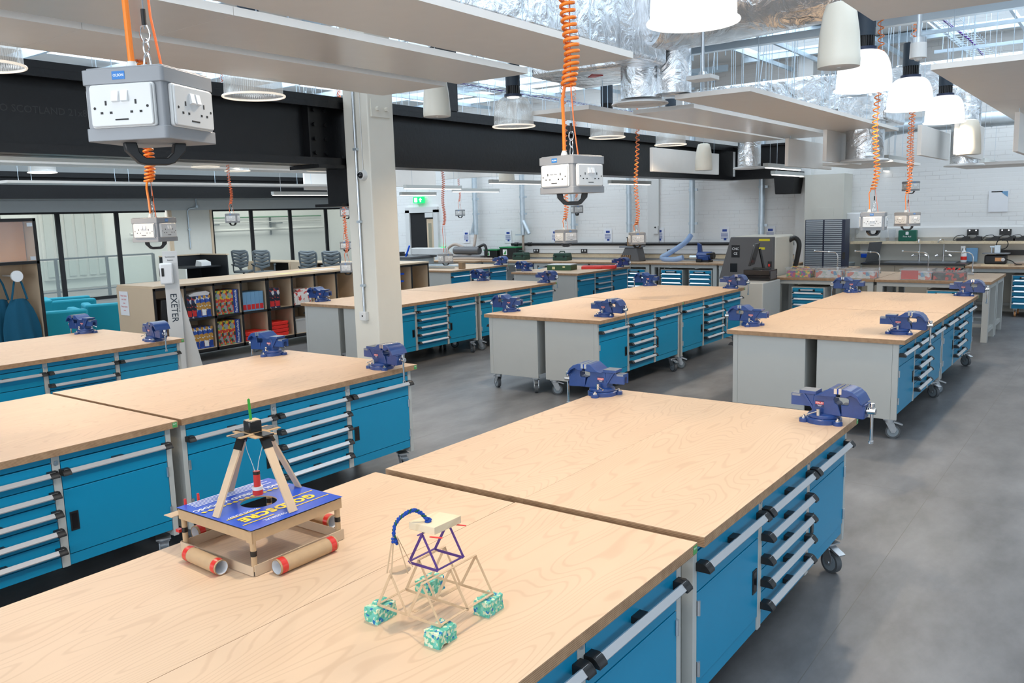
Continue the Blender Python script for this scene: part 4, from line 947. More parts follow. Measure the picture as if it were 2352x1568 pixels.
lin_at(1758, 1842, 386, 12.8, 'upper linear lamp of two in front of the girder end')
lin_at(1775, 1846, 402, 14.5, 'lower linear lamp of two in front of the girder end')
lin_at(2034, 2096, 368, 12.0, 'linear lamp behind the orange coil at the right')
lin_at(2254, 2290, 375, 12.5, 'linear lamp at the far right beneath the white panels')
lin_at(626, 770, 449, 16., 'linear lamp left of the cream column, before the partition')
lin_at(920, 1000, 449, 18.5, 'dim linear lamp above the doorway')
lin_at(2032, 2056, 393, 15.5, 'short distant linear lamp behind the orange coil')
# ================================================================ DUCTS
dg = 'foil wrapped ventilation ducts'
o = empty('ceiling_duct', (0, 0, 0), 0, 'large silver foil duct and box above the nearest ceiling panels', 'duct', dg)
MB().box(-3.65, -3.35, -1, 6.9, 3.16, 3.95).build('duct_run', 'foil', o, bevel=.04)
MB().prism([(-4.72, 6.8), (-3.77, 6.85), (-3.57, 7.30), (-3.84, 7.7), (-4.76, 7.85)], 'z', 3.2, 3.62).build('plenum_box', 'foil', o, bevel=.03)
MB().cyl((-3.70, 7.08, 2.93), (-3.70, 7.08, 3.3), .185, n=32).build('drop', 'foil', o)
MB().lathe([(.001, .03), (.09, .02), (.18, .03), (.252, .012), (.255, 0), (.235, -.004), (.22, .01), (.20, -.004), (.18, .01), (.155, -.004), (.13, .01), (.1, -.002), (.001, .0)], (-3.70, 7.05, 2.88), 40).build('diffuser', 'white_plastic', o)
MB().tube([(-3.5, 6.6, 3.6), (-3.35, 7.0, 3.66), (-3.0, 7.2, 3.7), (-1.9, 7.25, 3.76), (2.0, 7.3, 3.8)], .36, 32).build('round_run', 'foil', o)
MB().cyl((-3.42, 7.15, 2.95), (-3.42, 7.15, 3.6), .16, n=28).build('side_drop', 'foil', o)
MB().prism([(-4.3, 7.15), (-4.2, 7.05), (-4.14, 7.16), (-4.25, 7.2)], 'z', 3.194, 3.2).build('warning_sticker', 'red_label', o, smooth=0)
struct(MB().box(-5.2, XR, 7.62, 7.70, 3.36, 3.42).build('trim_60', 'roof_steel', smooth=0))
o = empty('ceiling_duct', (0, 0, 0), 0, 'silver foil rectangular duct crossing behind the glowing bell lamps', 'duct', dg)
MB().box(-6.0, 3.0, 12.85, 13.5, 3.26, 3.80).build('duct_run', 'foil', o, bevel=.04)
for x, y, z, r in ((-4.84, 12.76, 2.51, .17), (-3.0, 12.1, 2.49, .24), (-1.87, 12.54, 2.38, .17)):
    MB().cyl((x, y, z+.03), (x, y, 3.3), r, n=28).build('drop', 'foil', o)
    MB().lathe([(.001, .03), (r+.05, .03), (r+.07, .012), (r+.07, 0), (r+.02, -.004), (.001, -.004)], (x, y, z), 36).build('diffuser', 'white_plastic', o)
MB().box(-3.3, -2.7, 11.85, 13.0, 3.0, 3.34).build('branch', 'foil', o, bevel=.03)
o = empty('ceiling_duct', (0, 0, 0), 0, 'round spiral duct running in front of the brick wall at the upper right', 'duct')
MB().tube([(-3.9, 16.4, 3.05), (-3.75, 16.1, 3.12), (-3.5, 15.9, 3.2), (-3.1, 15.8, 3.22), (4.8, 15.8, 3.22)], .12, 24).build('duct_run', 'galvanised', o)
w = MB()
for k in range(14): w.cyl((-3.0+.5*k, 15.8, 3.22), (-2.985+.5*k, 15.8, 3.22), .128, n=24)
w.build('bands', 'galvanised', o)
o = empty('ceiling_duct', (0, 0, 0), 0, 'silver foil duct seen below the girder, right of the cream column', 'duct', dg)
MB().cyl((-11.15, 13.0, 2.85), (-11.15, 13.0, 3.7), .2, n=24).build('drop', 'foil', o); MB().box(-16, -11.0, 12.8, 13.3, 3.5, 4.0).build('duct_run', 'foil', o, bevel=.03)
o = empty('ceiling_duct', (0, 0, 0), 0, 'foil duct running high beyond the girder at the left', 'duct', dg)
MB().box(-12.9, -12.3, 7.0, 15.0, 3.1, 3.5).build('duct_run', 'foil', o, bevel=.03)
# basket cable trays
def tray(x0, x1, y0, y1, z, lab, n=26):
    root = empty('ceiling_cable_tray', (x0, y0, z), 0, lab, 'cable tray', 'wire basket cable trays'); L = y1-y0; w_ = x1-x0
    m = MB()
    for k in range(5): m.tube([(w_*k/4, 0, 0), (w_*k/4, L, 0)], .003, 4)
    for k in range(n): y = L*k/(n-1); m.tube([(0, y, .05), (0, y, 0), (w_, y, 0), (w_, y, .05)], .003, 4)
    m.build('basket', 'roof_steel', root)
    MB().tube([(w_*.5+.02*sin(t), L*t/20., .015) for t in range(21)], .012, 6).build('cable_bundle', 'pipe_purple', root)
    return root
tray(-2.05, -1.75, 5.5, 15.5, 3.95, 'wire basket tray with purple cables in the skylight, right of the sensor', 60)
tray(-.9, -.6, 6., 15.5, 4.0, 'wire basket tray with purple cables furthest right', 60)
tray(-8.6, -8.3, 6.5, 16, 3.9, 'wire basket tray above the girder right of the column', 50)
def strut(x0, x1, y, z, lab, L=None):
    root = empty('ceiling_strut', (0, 0, 0), 0, lab, 'strut', 'steel channel struts in the roof')
    MB().box(x0, x1, y-.02, y+.02, z, z+.04).build('channel', 'roof_steel', root, smooth=0)
    for xx in (x0+.1, x1-.1): MB().cyl((xx, y, z), (xx, y, ROOFZ-.05), .005, n=5).build('threaded_rod', 'roof_steel', root)
k = 0
for y, lab in ((6.9, 'nearest'), (8.4, 'second'), (9.9, 'third'), (11.4, 'fourth'), (12.9, 'fifth'), (14.4, 'sixth')):
    strut(-2.35, -.4, y, 3.9, '%s steel strut carrying the basket trays in the skylight' % lab)
def rods(xs_, ys__, z0, name, lab):
    r = empty(name, (0, 0, 0), 0, lab, 'threaded rods', None)
    for x in xs_:
        for y in ys__: MB().cyl((x+random.uniform(-.15, .15), y+random.uniform(-.2, .2), z0+random.uniform(0, .3)), (x, y, ROOFZ), .0045, n=5).build('rod', 'roof_steel', r)
    return r
rods((-4.6, -4.0, -3.3, -2.4), (8., 9.5, 11., 12.5, 14.), 3.2, 'ceiling_rods', 'thin steel rods hanging above the middle group of panels')
rods((-10.5, -9.7, -9.0, -8.3, -7.6), (7.5, 9.0, 10.5, 12, 13.5), 3.1, 'ceiling_rods', 'thin steel rods hanging above the girder right of the column')
# ================================================================ CARDBOARD RIG (z up from the bench top)
rig = empty('cardboard_rig', (-2.35, 1.70, TOPZ), 0, 'cardboard rig with blue printed lid and a hanging red tube, on the nearest bench', 'cardboard model')
T0 = -TOPZ
def R(m): return m.xf(Matrix.Translation((2.35, -1.70, T0)))
x0, x1, y0, y1, zt = -2.545, -2.142, 1.514, 1.892, .992
hx, hy, hr = -2.353, 1.703, .061
# lid: ring between the round hole and the rectangle
def ringlid(z0, z1, m, mt, ms):
    N = 48; V = []
    for k in range(N):
        a = 2*pi*k/N; c, s = cos(a), sin(a)
        t = min([(x1-hx)/c if c > 1e-9 else 1e9, (x0-hx)/c if c < -1e-9 else 1e9, (y1-hy)/s if s > 1e-9 else 1e9, (y0-hy)/s if s < -1e-9 else 1e9])
        V.append(((hx+hr*c, hy+hr*s), (hx+t*c, hy+t*s)))
    vs = []
    for a, b in V: vs += [(a[0], a[1], z1), (b[0], b[1], z1), (a[0], a[1], z0), (b[0], b[1], z0)]
    for c in ((x1, y1), (x0, y1), (x0, y0), (x1, y0)): vs.append((c[0], c[1], z1))
    fs = []; fb = []
    for k in range(N):
        j = (k+1) % N
        fs.append((4*k, 4*k+1, 4*j+1, 4*j)); fb.append((4*k+2, 4*j+2, 4*j+3, 4*k+3)); fb.append((4*k+2, 4*k, 4*j, 4*j+2))
    cb = 4*N
    for q, (cx, cy) in enumerate(((x1, y1), (x0, y1), (x0, y0), (x1, y0))):
        for k in range(N):
            b, b2 = V[k][1], V[(k+1) % N][1]
            if abs(b[0]-b2[0]) > 1e-6 and abs(b[1]-b2[1]) > 1e-6 and (b[0]-cx)**2+(b[1]-cy)**2 < .01 and (b2[0]-cx)**2+(b2[1]-cy)**2 < .01: fs.append((4*k+1, cb+q, 4*((k+1) % N)+1))
    m.add(vs, fs, mt); n = len(m.v)-len(vs); m.f += [tuple(i+n for i in f) for f in fb]; m.m += [ms]*len(fb)
    return m
lid = R(ringlid(.988, zt, MB(), 0, 1)).build('lid', ['lid_blue', 'card'], rig, smooth=0)
def put(key, x, y, size, mat, name='lettering'):
    R(MB().text(key, (x, y, zt+.0012), (0, -1, 0), (1, 0, 0), size)).build(name, mat, lid, smooth=0)
put('GOLDSCREW', -2.245, 1.700, .054, 'lid_yellow'); put('THE ORIGINAL', -2.182, 1.66, .020, 'print_white')
put('STW', -2.450, 1.70, .0285, 'print_white'); put('WOOD SCREW', -2.298, 1.60, .017, 'print_white')
b = MB()
for k in range(5): b.box(-2.538+.012*k, -2.5345+.012*k, 1.55, 1.86-.03*(k % 2), zt+.0008, zt+.0016)
R(b).build('small_print', 'print_white', lid, smooth=0)
b = MB().box(-2.289, -2.2845, 1.53, 1.66, zt+.0008, zt+.0016).box(-2.289, -2.2845, 1.77, 1.88, zt+.0008, zt+.0016).box(-2.205, -2.2005, 1.53, 1.65, zt+.0008, zt+.0016).box(-2.205, -2.2005, 1.72, 1.88, zt+.0008, zt+.0016)
for k in range(15): yy = 1.525+.024*k; b.add([(-2.42, yy, zt+.0012), (-2.408, yy+.01, zt+.0012), (-2.415, yy+.022, zt+.0012), (-2.427, yy+.012, zt+.0012)], [(0, 1, 2, 3)])
R(b).build('yellow_print', 'lid_yellow', lid, smooth=0)
w = MB(); zb = .953
w.box(x0+.004, x1-.004, y0+.004, y0+.008, zb, .988).box(x0+.004, x1-.004, y1-.008, y1-.004, zb, .988).box(x0+.004, x0+.008, y0+.008, y1-.008, zb, .988).box(x1-.008, x1-.004, y0+.008, y1-.008, zb, .988)
w.box(x1-.03, x1-.001, y0+.001, y0+.003, zb-.004, .986)
R(w).build('box_side', 'card', rig, smooth=0)
lp = [(x1-.012, y0+.012), (x0+.014, y0+.016), (x1-.016, y1-.016), (x0+.016, y1-.016)]
for k, (x, y) in enumerate(lp):
    p = R(MB().cyl((x, y, .842), (x, y, .988), .0095, n=14)).build('post', 'card', rig)
    R(MB().cyl((x, y, .905), (x, y, .922), .0102, n=14).cyl((x, y, .843), (x, y, .856), .0102, n=14)).build('tape_band', 'tape_black', p)
s = MB(); zs = .873
s.box(x0+.005, x1-.006, y0+.001, y0+.005, .842, zs).box(x1-.005, x1-.001, y0+.006, y1-.004, .842, zs+.004).box(x0+.01, x1-.006, y1-.012, y1-.008, .842, zs).box(x0+.001, x0+.005, y0+.006, y1-.004, .842, zs)
R(s).build('base_skirt', 'card_light', rig, smooth=0)
def tube_part(p0, p1, r, name):
    p0, p1 = Vector(p0), Vector(p1); d = (p1-p0).normalized(); L = (p1-p0).length
    m = MB(); m.cyl(p0, p1, r, n=28, mat=0, caps=False).cyl(p0+d*.0005, p1-d*.0005, r-.0028, n=28, mat=1, caps=False)
    for a, o_ in ((p0, 1), (p1, -1)):
        q = d.orthogonal().normalized(); e = d.cross(q); vs = []
        for k in range(28):
            t = 2*pi*k/28; u = q*cos(t)+e*sin(t); vs += [a+u*r, a+u*(r-.003)]
        m.add(vs, [(2*k, 2*((k+1) % 28), 2*((k+1) % 28)+1, 2*k+1) for k in range(28)], 2)
    o = R(m).build(name, ['card', 'paper', 'card_dark'], rig)
    R(MB().cyl(p0+d*.006, p0+d*.028, r+.0007, n=28, caps=False).cyl(p1-d*.028, p1-d*.006, r+.0007, n=28, caps=False)).build('red_tape', 'tape_red', o)
    return o
tube_part((-2.098, 1.565, .866), (-2.098, 1.80, .866), .0255, 'float_tube')
tube_part((-2.445, 1.482, .866), (-2.245, 1.470, .866), .0245, 'float_tube')
tube_part((-2.46, 1.935, .866), (-2.25, 1.935, .866), .0245, 'float_tube')
tube_part((-2.585, 1.60, .866), (-2.585, 1.80, .866), .0245, 'float_tube')
R(MB().box(-2.60, -2.555, 1.50, 1.56, .958, .960, 1).box(-2.555, -2.548, 1.60, 1.606, .96, 1.015).box(-2.555, -2.548, 1.55, 1.556, .96, 1.01).box(-2.57, -2.55, 1.52, 1.535, .90, .91).box(-2.57, -2.55, 1.545, 1.55, .87, .92)).build('red_ladder', ['tape_red', 'card_light'], rig, smooth=0)
# four raking legs up to a top plate
zp = 1.232; pc = (-2.353, 1.703)
def rake(bx, by, tx, ty, name='raking_leg', w_=.032, t_=.006):
    b0 = Vector((bx, by, zt)); t0 = Vector((tx, ty, zp)); d = t0-b0
    side = Vector((-(by-pc[1]), bx-pc[0], 0)).normalized()
    # strips lie facing outward along the plate axis they belong to
    side = Vector((1, 0, 0)) if abs(by-pc[1]) > abs(bx-pc[0]) else Vector((0, 1, 0))
    nrm = side.cross(d).normalized(); v = []
    for p in (b0, t0):
        for a, c in ((-1, -1), (1, -1), (1, 1), (-1, 1)): v.append(p+side*(a*w_/2)+nrm*(c*t_/2))
    o = R(MB().add(v, [(0, 1, 5, 4), (1, 2, 6, 5), (2, 3, 7, 6), (3, 0, 4, 7), (3, 2, 1, 0), (4, 5, 6, 7)])).build(name, 'card_light', rig, smooth=0)
    v = []
    for p in (t0-d*.17, t0+d*.012):
        for a, c in ((-1, -1), (1, -1), (1, 1), (-1, 1)): v.append(p+side*(a*(w_/2+.0012))+nrm*(c*(t_/2+.0014)))
    R(MB().add(v, [(0, 1, 5, 4), (1, 2, 6, 5), (2, 3, 7, 6), (3, 0, 4, 7), (3, 2, 1, 0), (4, 5, 6, 7)])).build('tape_wrap', 'tape_black', o, smooth=0)
rake(-2.345, 1.530, -2.352, 1.655); rake(-2.168, 1.700, -2.300, 1.703); rake(-2.362, 1.882, -2.352, 1.752); rake(-2.532, 1.715, -2.402, 1.703)
R(MB().prism([(-2.425, 1.672), (-2.28, 1.655), (-2.27, 1.735), (-2.415, 1.752)], 'z', zp, zp+.003).prism([(-2.385, 1.62), (-2.315, 1.625), (-2.318, 1.79), (-2.388, 1.785)], 'z', zp+.003, zp+.006)).build('top_plate', 'card', rig, smooth=0)
R(MB().box(-2.372, -2.330, 1.6185, 1.668, zp+.0045, zp+.0068).box(-2.325, -2.268, 1.68, 1.722, zp+.002, zp+.0068).box(-2.374, -2.332, 1.742, 1.792, zp+.0045, zp+.0068).box(-2.428, -2.385, 1.685, 1.725, zp+.002, zp+.0068)).build('plate_tape', 'tape_black', rig, smooth=0)
o = R(MB().prism([(-2.378, 1.682), (-2.335, 1.676), (-2.326, 1.72), (-2.37, 1.728)], 'z', zp+.006, zp+.046)).build('top_block', 'tape_black', rig, bevel=.004)
R(MB().prism([(-2.375, 1.685), (-2.338, 1.679), (-2.329, 1.718), (-2.367, 1.725)], 'z', zp+.046, zp+.0475)).build('block_top', 'card_light', o, smooth=0)
R(MB().xf(Matrix.Identity(4)).prism([(1.692, 1.272), (1.702, 1.272), (1.698, 1.350), (1.694, 1.353), (1.689, 1.350)], 'x', -2.354, -2.352)).build('green_stick', 'green_stick', rig, smooth=0)
R(MB().tube([(-2.353, 1.665, zp), (-2.352, 1.672, 1.18), (-2.353, 1.692, 1.12), (-2.353, 1.697, 1.098)], .0011, 5).tube([(-2.353, 1.745, zp), (-2.353, 1.735, 1.18), (-2.353, 1.715, 1.13), (-2.353, 1.708, 1.098)], .0011, 5)).build('string', 'string_white', rig)
o = R(MB().cyl((-2.353, 1.703, 1.03), (-2.353, 1.703, 1.100), .0115, n=20)).build('hanging_tube', 'tape_red', rig)
R(MB().cyl((-2.353, 1.703, 1.089), (-2.353, 1.703, 1.0995), .0121, n=20)).build('black_band', 'tape_black', o)
R(MB().cyl((-2.353, 1.703, 1.018), (-2.353, 1.703, 1.036), .0175, n=22)).build('weight_ring', 'tape_red', o)
R(MB().cyl((-2.353, 1.703, 1.036), (-2.353, 1.703, 1.047), .0178, n=22)).build('white_band', 'string_white', o)

# ================================================================ LOLLY STICK MODEL
sm = empty('lolly_stick_model', (-1.5, 1.62, TOPZ), 0, 'lolly stick model on four green foam blocks, on the nearest bench', 'stick model')
def Q(m): return m.xf(Matrix.Translation((1.5, -1.62, -TOPZ)))
def stick(p0, p1, mat='stick', w_=.0078, t_=.0013, face=(0, 1, 0), name='lolly_stick', par=None):
    p0, p1 = Vector(p0), Vector(p1); d = (p1-p0).normalized(); f = Vector(face); f = (f-d*f.dot(d)).normalized(); s = d.cross(f)
    out = []
    for k in range(9):
        a = -pi/2+pi*k/8; out.append(p1+s*(w_/2*sin(a))*1.0+d*(w_/2*(cos(a)-1)))
    for k in range(9):
        a = pi/2+pi*k/8; out.append(p0+s*(w_/2*sin(a))+d*(w_/2*(cos(a)+1)))
    n = len(out); v = [p+f*(t_/2) for p in out]+[p-f*(t_/2) for p in out]
    fs = [(i, n+i, n+(i+1) % n, (i+1) % n) for i in range(n)]+[tuple(range(n)), tuple(range(2*n-1, n-1, -1))]
    return Q(MB().add(v, fs)).build(name, mat, par or sm, smooth=0)
zb_, za = .884, .987
rowsY = (1.528, 1.640, 1.750); colx = ((-1.612, -1.506), (-1.500, -1.388))
for j, y in enumerate(rowsY):
    for (a, b_) in colx:
        c_ = (a+b_)/2
        stick((a-.002, y-.001, zb_), (c_+.001, y-.001, za)); stick((b_+.002, y+.001, zb_), (c_-.001, y+.001, za)); stick((a-.004, y, zb_+.002), (b_+.004, y, zb_+.002), face=(0, 1, 0))
for a in (-1.612, -1.388):
    for q in range(2): stick((a, rowsY[q]-.004, zb_+.005), (a, rowsY[q+1]+.004, zb_+.005), face=(0, 0, 1))
for q in range(2):
    for a in (-1.506, -1.498): stick((a, rowsY[q]+.02, zb_+.002), (a, rowsY[q+1]-.01, zb_+.002), face=(0, 0, 1))
for c_ in (-1.444,): 
    for q in range(2): stick((c_, rowsY[q]-.006, za+.001), (c_, rowsY[q+1]+.004, za+.0015), face=(0, 0, 1))
stick((-1.559, 1.64-.004, za+.001), (-1.559, 1.755, za+.0015), face=(0, 0, 1))
# purple frame and pine block
pz_, pt = .990, 1.083
for y in (1.609, 1.716):
    stick((-1.566, y, pz_), (-1.460, y, pz_), 'purple_stick', name='purple_stick'); stick((-1.566, y-.001, pz_), (-1.512, y-.001, pt), 'purple_stick', name='purple_stick'); stick((-1.460, y+.001, pz_), (-1.514, y+.001, pt), 'purple_stick', name='purple_stick')
for x in (-1.566, -1.460): stick((x, 1.605, pz_+.003), (x, 1.72, pz_+.003), 'purple_stick', face=(0, 0, 1), name='purple_stick')
stick((-1.513, 1.590, pt+.002), (-1.513, 1.73, pt+.002), 'purple_stick', face=(0, 0, 1), name='purple_stick')
stick((-1.478, 1.600, pt+.003), (-1.442, 1.612, pt+.003), 'red_stick', w_=.008, face=(0, 0, 1), name='red_stick'); stick((-1.50, 1.70, pt+.003), (-1.445, 1.716, pt+.003), 'red_stick', w_=.007, face=(0, 0, 1), name='red_stick')
Q(MB().prism([(-1.560, 1.608), (-1.470, 1.612), (-1.468, 1.722), (-1.548, 1.712)], 'z', pt+.005, pt+.026)).build('pine_block', 'pine', sm, bevel=.001)
# foam blocks, rough edged
for k, (x, y, a) in enumerate(((-1.620, 1.542, 0), (-1.393, 1.533, .08), (-1.393, 1.737, .05), (-1.618, 1.745, 0))):
    m = MB(); nx, ny, nz = 6, 8, 5; sx, sy, sz = .050, .074, .042; rnd = random.Random(k)
    pts = {}
    def gp(i, j, l):
        if (i, j, l) not in pts:
            jit = lambda: rnd.uniform(-.0018, .0018)
            pts[(i, j, l)] = len(m.v); xx, yy, zz = -sx/2+sx*i/nx, -sy/2+sy*j/ny, sz*l/nz
            if k == 1 and l == 0 and 2 <= j <= 3: zz += .008
            m.v.append((xx+jit(), yy+jit(), max(0, zz+(jit() if l else 0))))
        return pts[(i, j, l)]
    for i in range(nx):
        for j in range(ny): m.f.append((gp(i, j, nz), gp(i+1, j, nz), gp(i+1, j+1, nz), gp(i, j+1, nz))); m.f.append((gp(i, j+1, 0), gp(i+1, j+1, 0), gp(i+1, j, 0), gp(i, j, 0)))
    for i in range(nx):
        for l in range(nz): m.f.append((gp(i, 0, l), gp(i+1, 0, l), gp(i+1, 0, l+1), gp(i, 0, l+1))); m.f.append((gp(i, ny, l+1), gp(i+1, ny, l+1), gp(i+1, ny, l), gp(i, ny, l)))
    for j in range(ny):
        for l in range(nz): m.f.append((gp(0, j, l+1), gp(0, j+1, l+1), gp(0, j+1, l), gp(0, j, l))); m.f.append((gp(nx, j, l), gp(nx, j+1, l), gp(nx, j+1, l+1), gp(nx, j, l+1)))
    m.m = [0]*len(m.f)
    m.xf(Matrix.Translation((x, y, TOPZ)) @ Matrix.Rotation(a, 4, 'Z')); Q(m).build('foam_block', 'sponge', sm, smooth=0)
# swing tower with paper seat at the left
ta = Vector((-1.562, 1.553, 1.085))
for p in ((-1.575, 1.53, .985), (-1.558, 1.528, .975), (-1.53, 1.565, .982), (-1.545, 1.60, .985)): stick(p, ta+Vector(((p[0]+1.558)*.25, (p[1]-1.553)*.12, 0)), face=(.4, .8, 0))
Q(MB().prism([(-1.558+.027*cos(2*pi*k/18), 1.563+.033*sin(2*pi*k/18)) for k in range(18)], 'z', .986, .9875)).build('paper_seat', 'card_light', sm, smooth=0)
arch = [(-1.562, 1.553, 1.075), (-1.566, 1.555, 1.10), (-1.566, 1.565, 1.118), (-1.563, 1.58, 1.130), (-1.556, 1.60, 1.139), (-1.548, 1.617, 1.142), (-1.536, 1.627, 1.136), (-1.522, 1.634, 1.122), (-1.515, 1.636, 1.112)]
def smoothpts(P, n=10):
    out = []; P = [Vector(p) for p in P]
    for i in range(len(P)-1):
        a, b, c, d = P[max(0, i-1)], P[i], P[i+1], P[min(len(P)-1, i+2)]
        for k in range(n):
            t = k/n; out.append(.5*((2*b)+(c-a)*t+(2*a-5*b+4*c-d)*t*t+(3*b-a-3*c+d)*t**3))
    return out+[P[-1]]
ap_ = smoothpts(arch, 9)
for q, mt in enumerate(('pipe_blue', 'pipe_blue', 'pipe_green')):
    pts = []
    for i, p in enumerate(ap_):
        a = i*.55+2.1*q; pts.append(p+Vector((cos(a), .4*sin(a), sin(a)))*.0026)
    Q(MB().tube(pts, [(.0036 if q < 2 else .003)+.0009*sin(i*1.9+q) for i in range(len(pts))], 6)).build('pipe_cleaner', mt, sm)
for c_ in ((-1.562, 1.553, 1.072), (-1.514, 1.637, 1.112)):
    pts = [Vector(c_)+Vector((.0065*cos(a*.9), .0065*sin(a*.9), .0012*(a-6))) for a in range(14)]
    Q(MB().tube(pts, .0042, 6)).build('pipe_cleaner_knot', 'pipe_blue', sm)
def RAY(u, v): return CF+CR*((u-1176)/FPX)-CU*((v-784)/FPX)
def atz(u, v, z): d = RAY(u, v); return Vector((0, 0, CAMZ))+d*((z-CAMZ)/d.z)
def aty(u, v, y): d = RAY(u, v); return Vector((0, 0, CAMZ))+d*(y/d.y)
def atx(u, v, x): d = RAY(u, v); return Vector((0, 0, CAMZ))+d*(x/d.x)
# ================================================================ OPEN BOOKCASE (front at x = -10.45)
FX, BXK = -10.48, -11.38
def bookcase(y0, y1, n, lab, endpanel):
    root = empty('bookcase', (FX, y0, 0), 0, lab, 'bookcase', 'low double sided bookcases'); L = y1-y0; D = FX-BXK
    MB().box(-D, .015, 0, L, 1.085, 1.115).build('top', 'beige_laminate', root, bevel=.002, smooth=0)
    c = MB(); W_ = (L-.02)/n
    c.box(-.46, -.44, .01, L-.01, .16, 1.08).box(-D+.005, -.46, .02, L-.02, .16, 1.08)
    for k in range(n+1): x_ = .01+W_*k; c.box(-.44, -.004, max(0, x_-.01), min(L, x_+.01), .16, 1.085)
    for z in (.16, .60, 1.06): c.box(-.44, -.004, .01, L-.01, z, z+.02)
    c.build('shelf_boards', 'beige_laminate', root, smooth=0)
    if endpanel: MB().box(-D, -.004, -.012, 0, .14, 1.085).build('end_panel', 'beige_laminate', root, smooth=0)
    e = MB()
    for k in range(n+1): x_ = .01+W_*k; e.box(-.004, .004, max(-.012, x_-.016), min(L, x_+.016), .14, 1.085)
    for z in (.14, .59, 1.05): e.box(-.004, .004, 0, L, z, z+.034)
    e.build('edge_trim', 'black_matt', root, smooth=0)
    MB().box(-.44, -.03, .02, L-.02, .12, .14).build('plinth', 'black_matt', root, smooth=0)
    for yy in (.25, L-.25):
        f = MB().box(-.08, -.03, yy-.02, yy+.02, .06, .12).build('castor', 'zinc', root); MB().cyl((-.055, yy-.02, .045), (-.055, yy+.02, .045), .045, n=16).build('wheel', 'wheel_grey', f)
    return [y0+.01+W_*k for k in range(n+1)]
c1 = bookcase(6.19, 8.02, 4, 'low open bookcase full of construction kits, papered notice on its end', True)
c2 = bookcase(8.03, 11.65, 8, 'low open bookcase carrying on behind the cream column', False)
n_ = empty('taped_notice', (-10.75, 6.175, .86), 0, 'white notice with red writing taped to the end of the bookcase', 'notice')
MB().box(-.11, .11, -.003, 0, -.16, .17).build('sheet', 'paper', n_, smooth=0)
m = MB()
for i, t in enumerate(('Please leave', 'this Shelf', 'area', 'Please leave', 'area')): m.text(t, (0, -.0035, .11-.05*i), (1, 0, 0), (0, 0, 1), .032)
m.build('writing', 'red_label', n_, smooth=0)
n_.location.x = -11.2
def kit(y, z, w_, h_, mat, lab, group, depth=.30, name='kit_box', spine=None, text=None, tilt=0):
    o = empty(name, (FX-.03, y, z), 0, lab, 'box', group)
    MB().box(-depth, 0, 0, w_-.003, 0, h_).build('carton', mat, o, smooth=0)
    if spine: MB().box(0, .0015, .006, w_-.009, h_*.08, h_*.35).build('printed_panel', spine, o, smooth=0)
    if text: MB().text(text, (.002, w_/2, h_/2), (0, 0, 1), (0, -1, 0), h_*.17).build('lettering', 'print_white', o, smooth=0)
    return o
gA = 'boxed kits on the bookcase'
# the column hidden by the sanitiser, then dark and blue kits
o = empty('storage_bag', (FX-.05, c1[0]+.09, .622), 0, 'black bag in the first compartment of the bookcase', 'bag'); MB().prism([(.0, 0), (.26, 0), (.24, .30), (.03, .30)], 'x', -.25, 0).build('body', 'black_plastic', o, bevel=.02); MB().cyl((0, .14, .22), (.006, .14, .22), .018, n=12).build('badge', 'print_white', o)
y = c1[1]+.03; seq = [('box_art_dark', 'dark kit box, first'), ('box_art_dark', 'dark kit box, second'), ('box_art_blue', 'blue and orange kit box, third'), ('white_bright', 'white-topped kit box, fourth'), ('box_art_blue', 'blue and orange kit box, fifth')]
for i, (mt, lab) in enumerate(seq):
    kit(y+.076*i, .622, .076, .30, mt if mt != 'white_bright' else 'box_art_blue', lab+' from the left in the upper kit row', gA, spine='white_bright' if i in (3,) else ('red_label' if i < 2 else 'blue_part'))
for i in range(5): kit(y+.076*i, .182, .076, .30, 'box_art_blue', ['blue kit box, first', 'blue kit box, second', 'blue kit box, third', 'blue kit box, fourth', 'blue kit box, fifth'][i]+' from the left in the lower kit row', gA, spine='white_bright' if i in (0, 3) else 'blue_part')
tag(MB().prism([(.02, 0), (.32, 0), (.34, .03), (.28, .06), (.1, .05), (.0, .02)], 'x', -.3, 0).build('crumpled_bag', 'paper', loc=(FX-.05, y+.05, .925)), 'crumpled white plastic bag on top of the upper row of kits', 'bag')
for z, lv in ((.622, 'upper'), (.182, 'lower')):
    y = c1[2]+.03
    for i, (mt, w_, t) in enumerate((('box_art_kit', .10, None), ('box_art_kit', .10, None), ('box_art_kit', .10, None), ('lid_blue', .085, 'fischertechnik'))):
        kit(y, z, w_, .345, mt if i < 3 else 'blue_part', '%s large red and green kit box on the %s shelf' % (['first', 'second', 'third'][i], lv) if i < 3 else 'blue kit box with white lettering on the %s shelf' % lv, gA, text=t); y += w_
y = c1[3]+.03
for i in range(5): kit(y+.075*i, .622, .075, .28, 'sky_box' if 0 else 'case_lightblue', '%s of five matching pale blue tool boxes in the bookcase' % ['first', 'second', 'third', 'fourth', 'fifth'][i], 'pale blue tool boxes in the bookcase', spine='red_label')
for i, z in enumerate((.182, .25)):
    o = empty('red_tray', (FX-.03, c1[3]+.05, z), 0, '%s red tray in the fourth lower compartment' % ('bottom' if i == 0 else 'upper'), 'tray'); MB().prism([(0, 0), (.36, 0), (.38, .06), (-.01, .06)], 'x', -.3, 0).build('body', 'bright_red', o, bevel=.006); MB().box(0, .004, .1, .26, .02, .04).build('grip', 'white_bright', o, smooth=0)
y = c2[0]+.03
for i in range(2): kit(y+.1*i, .622, .10, .30, 'box_art_dark', ('left' if i == 0 else 'right')+' of two black kit boxes right of the bookcase joint', gA, spine='red_label')
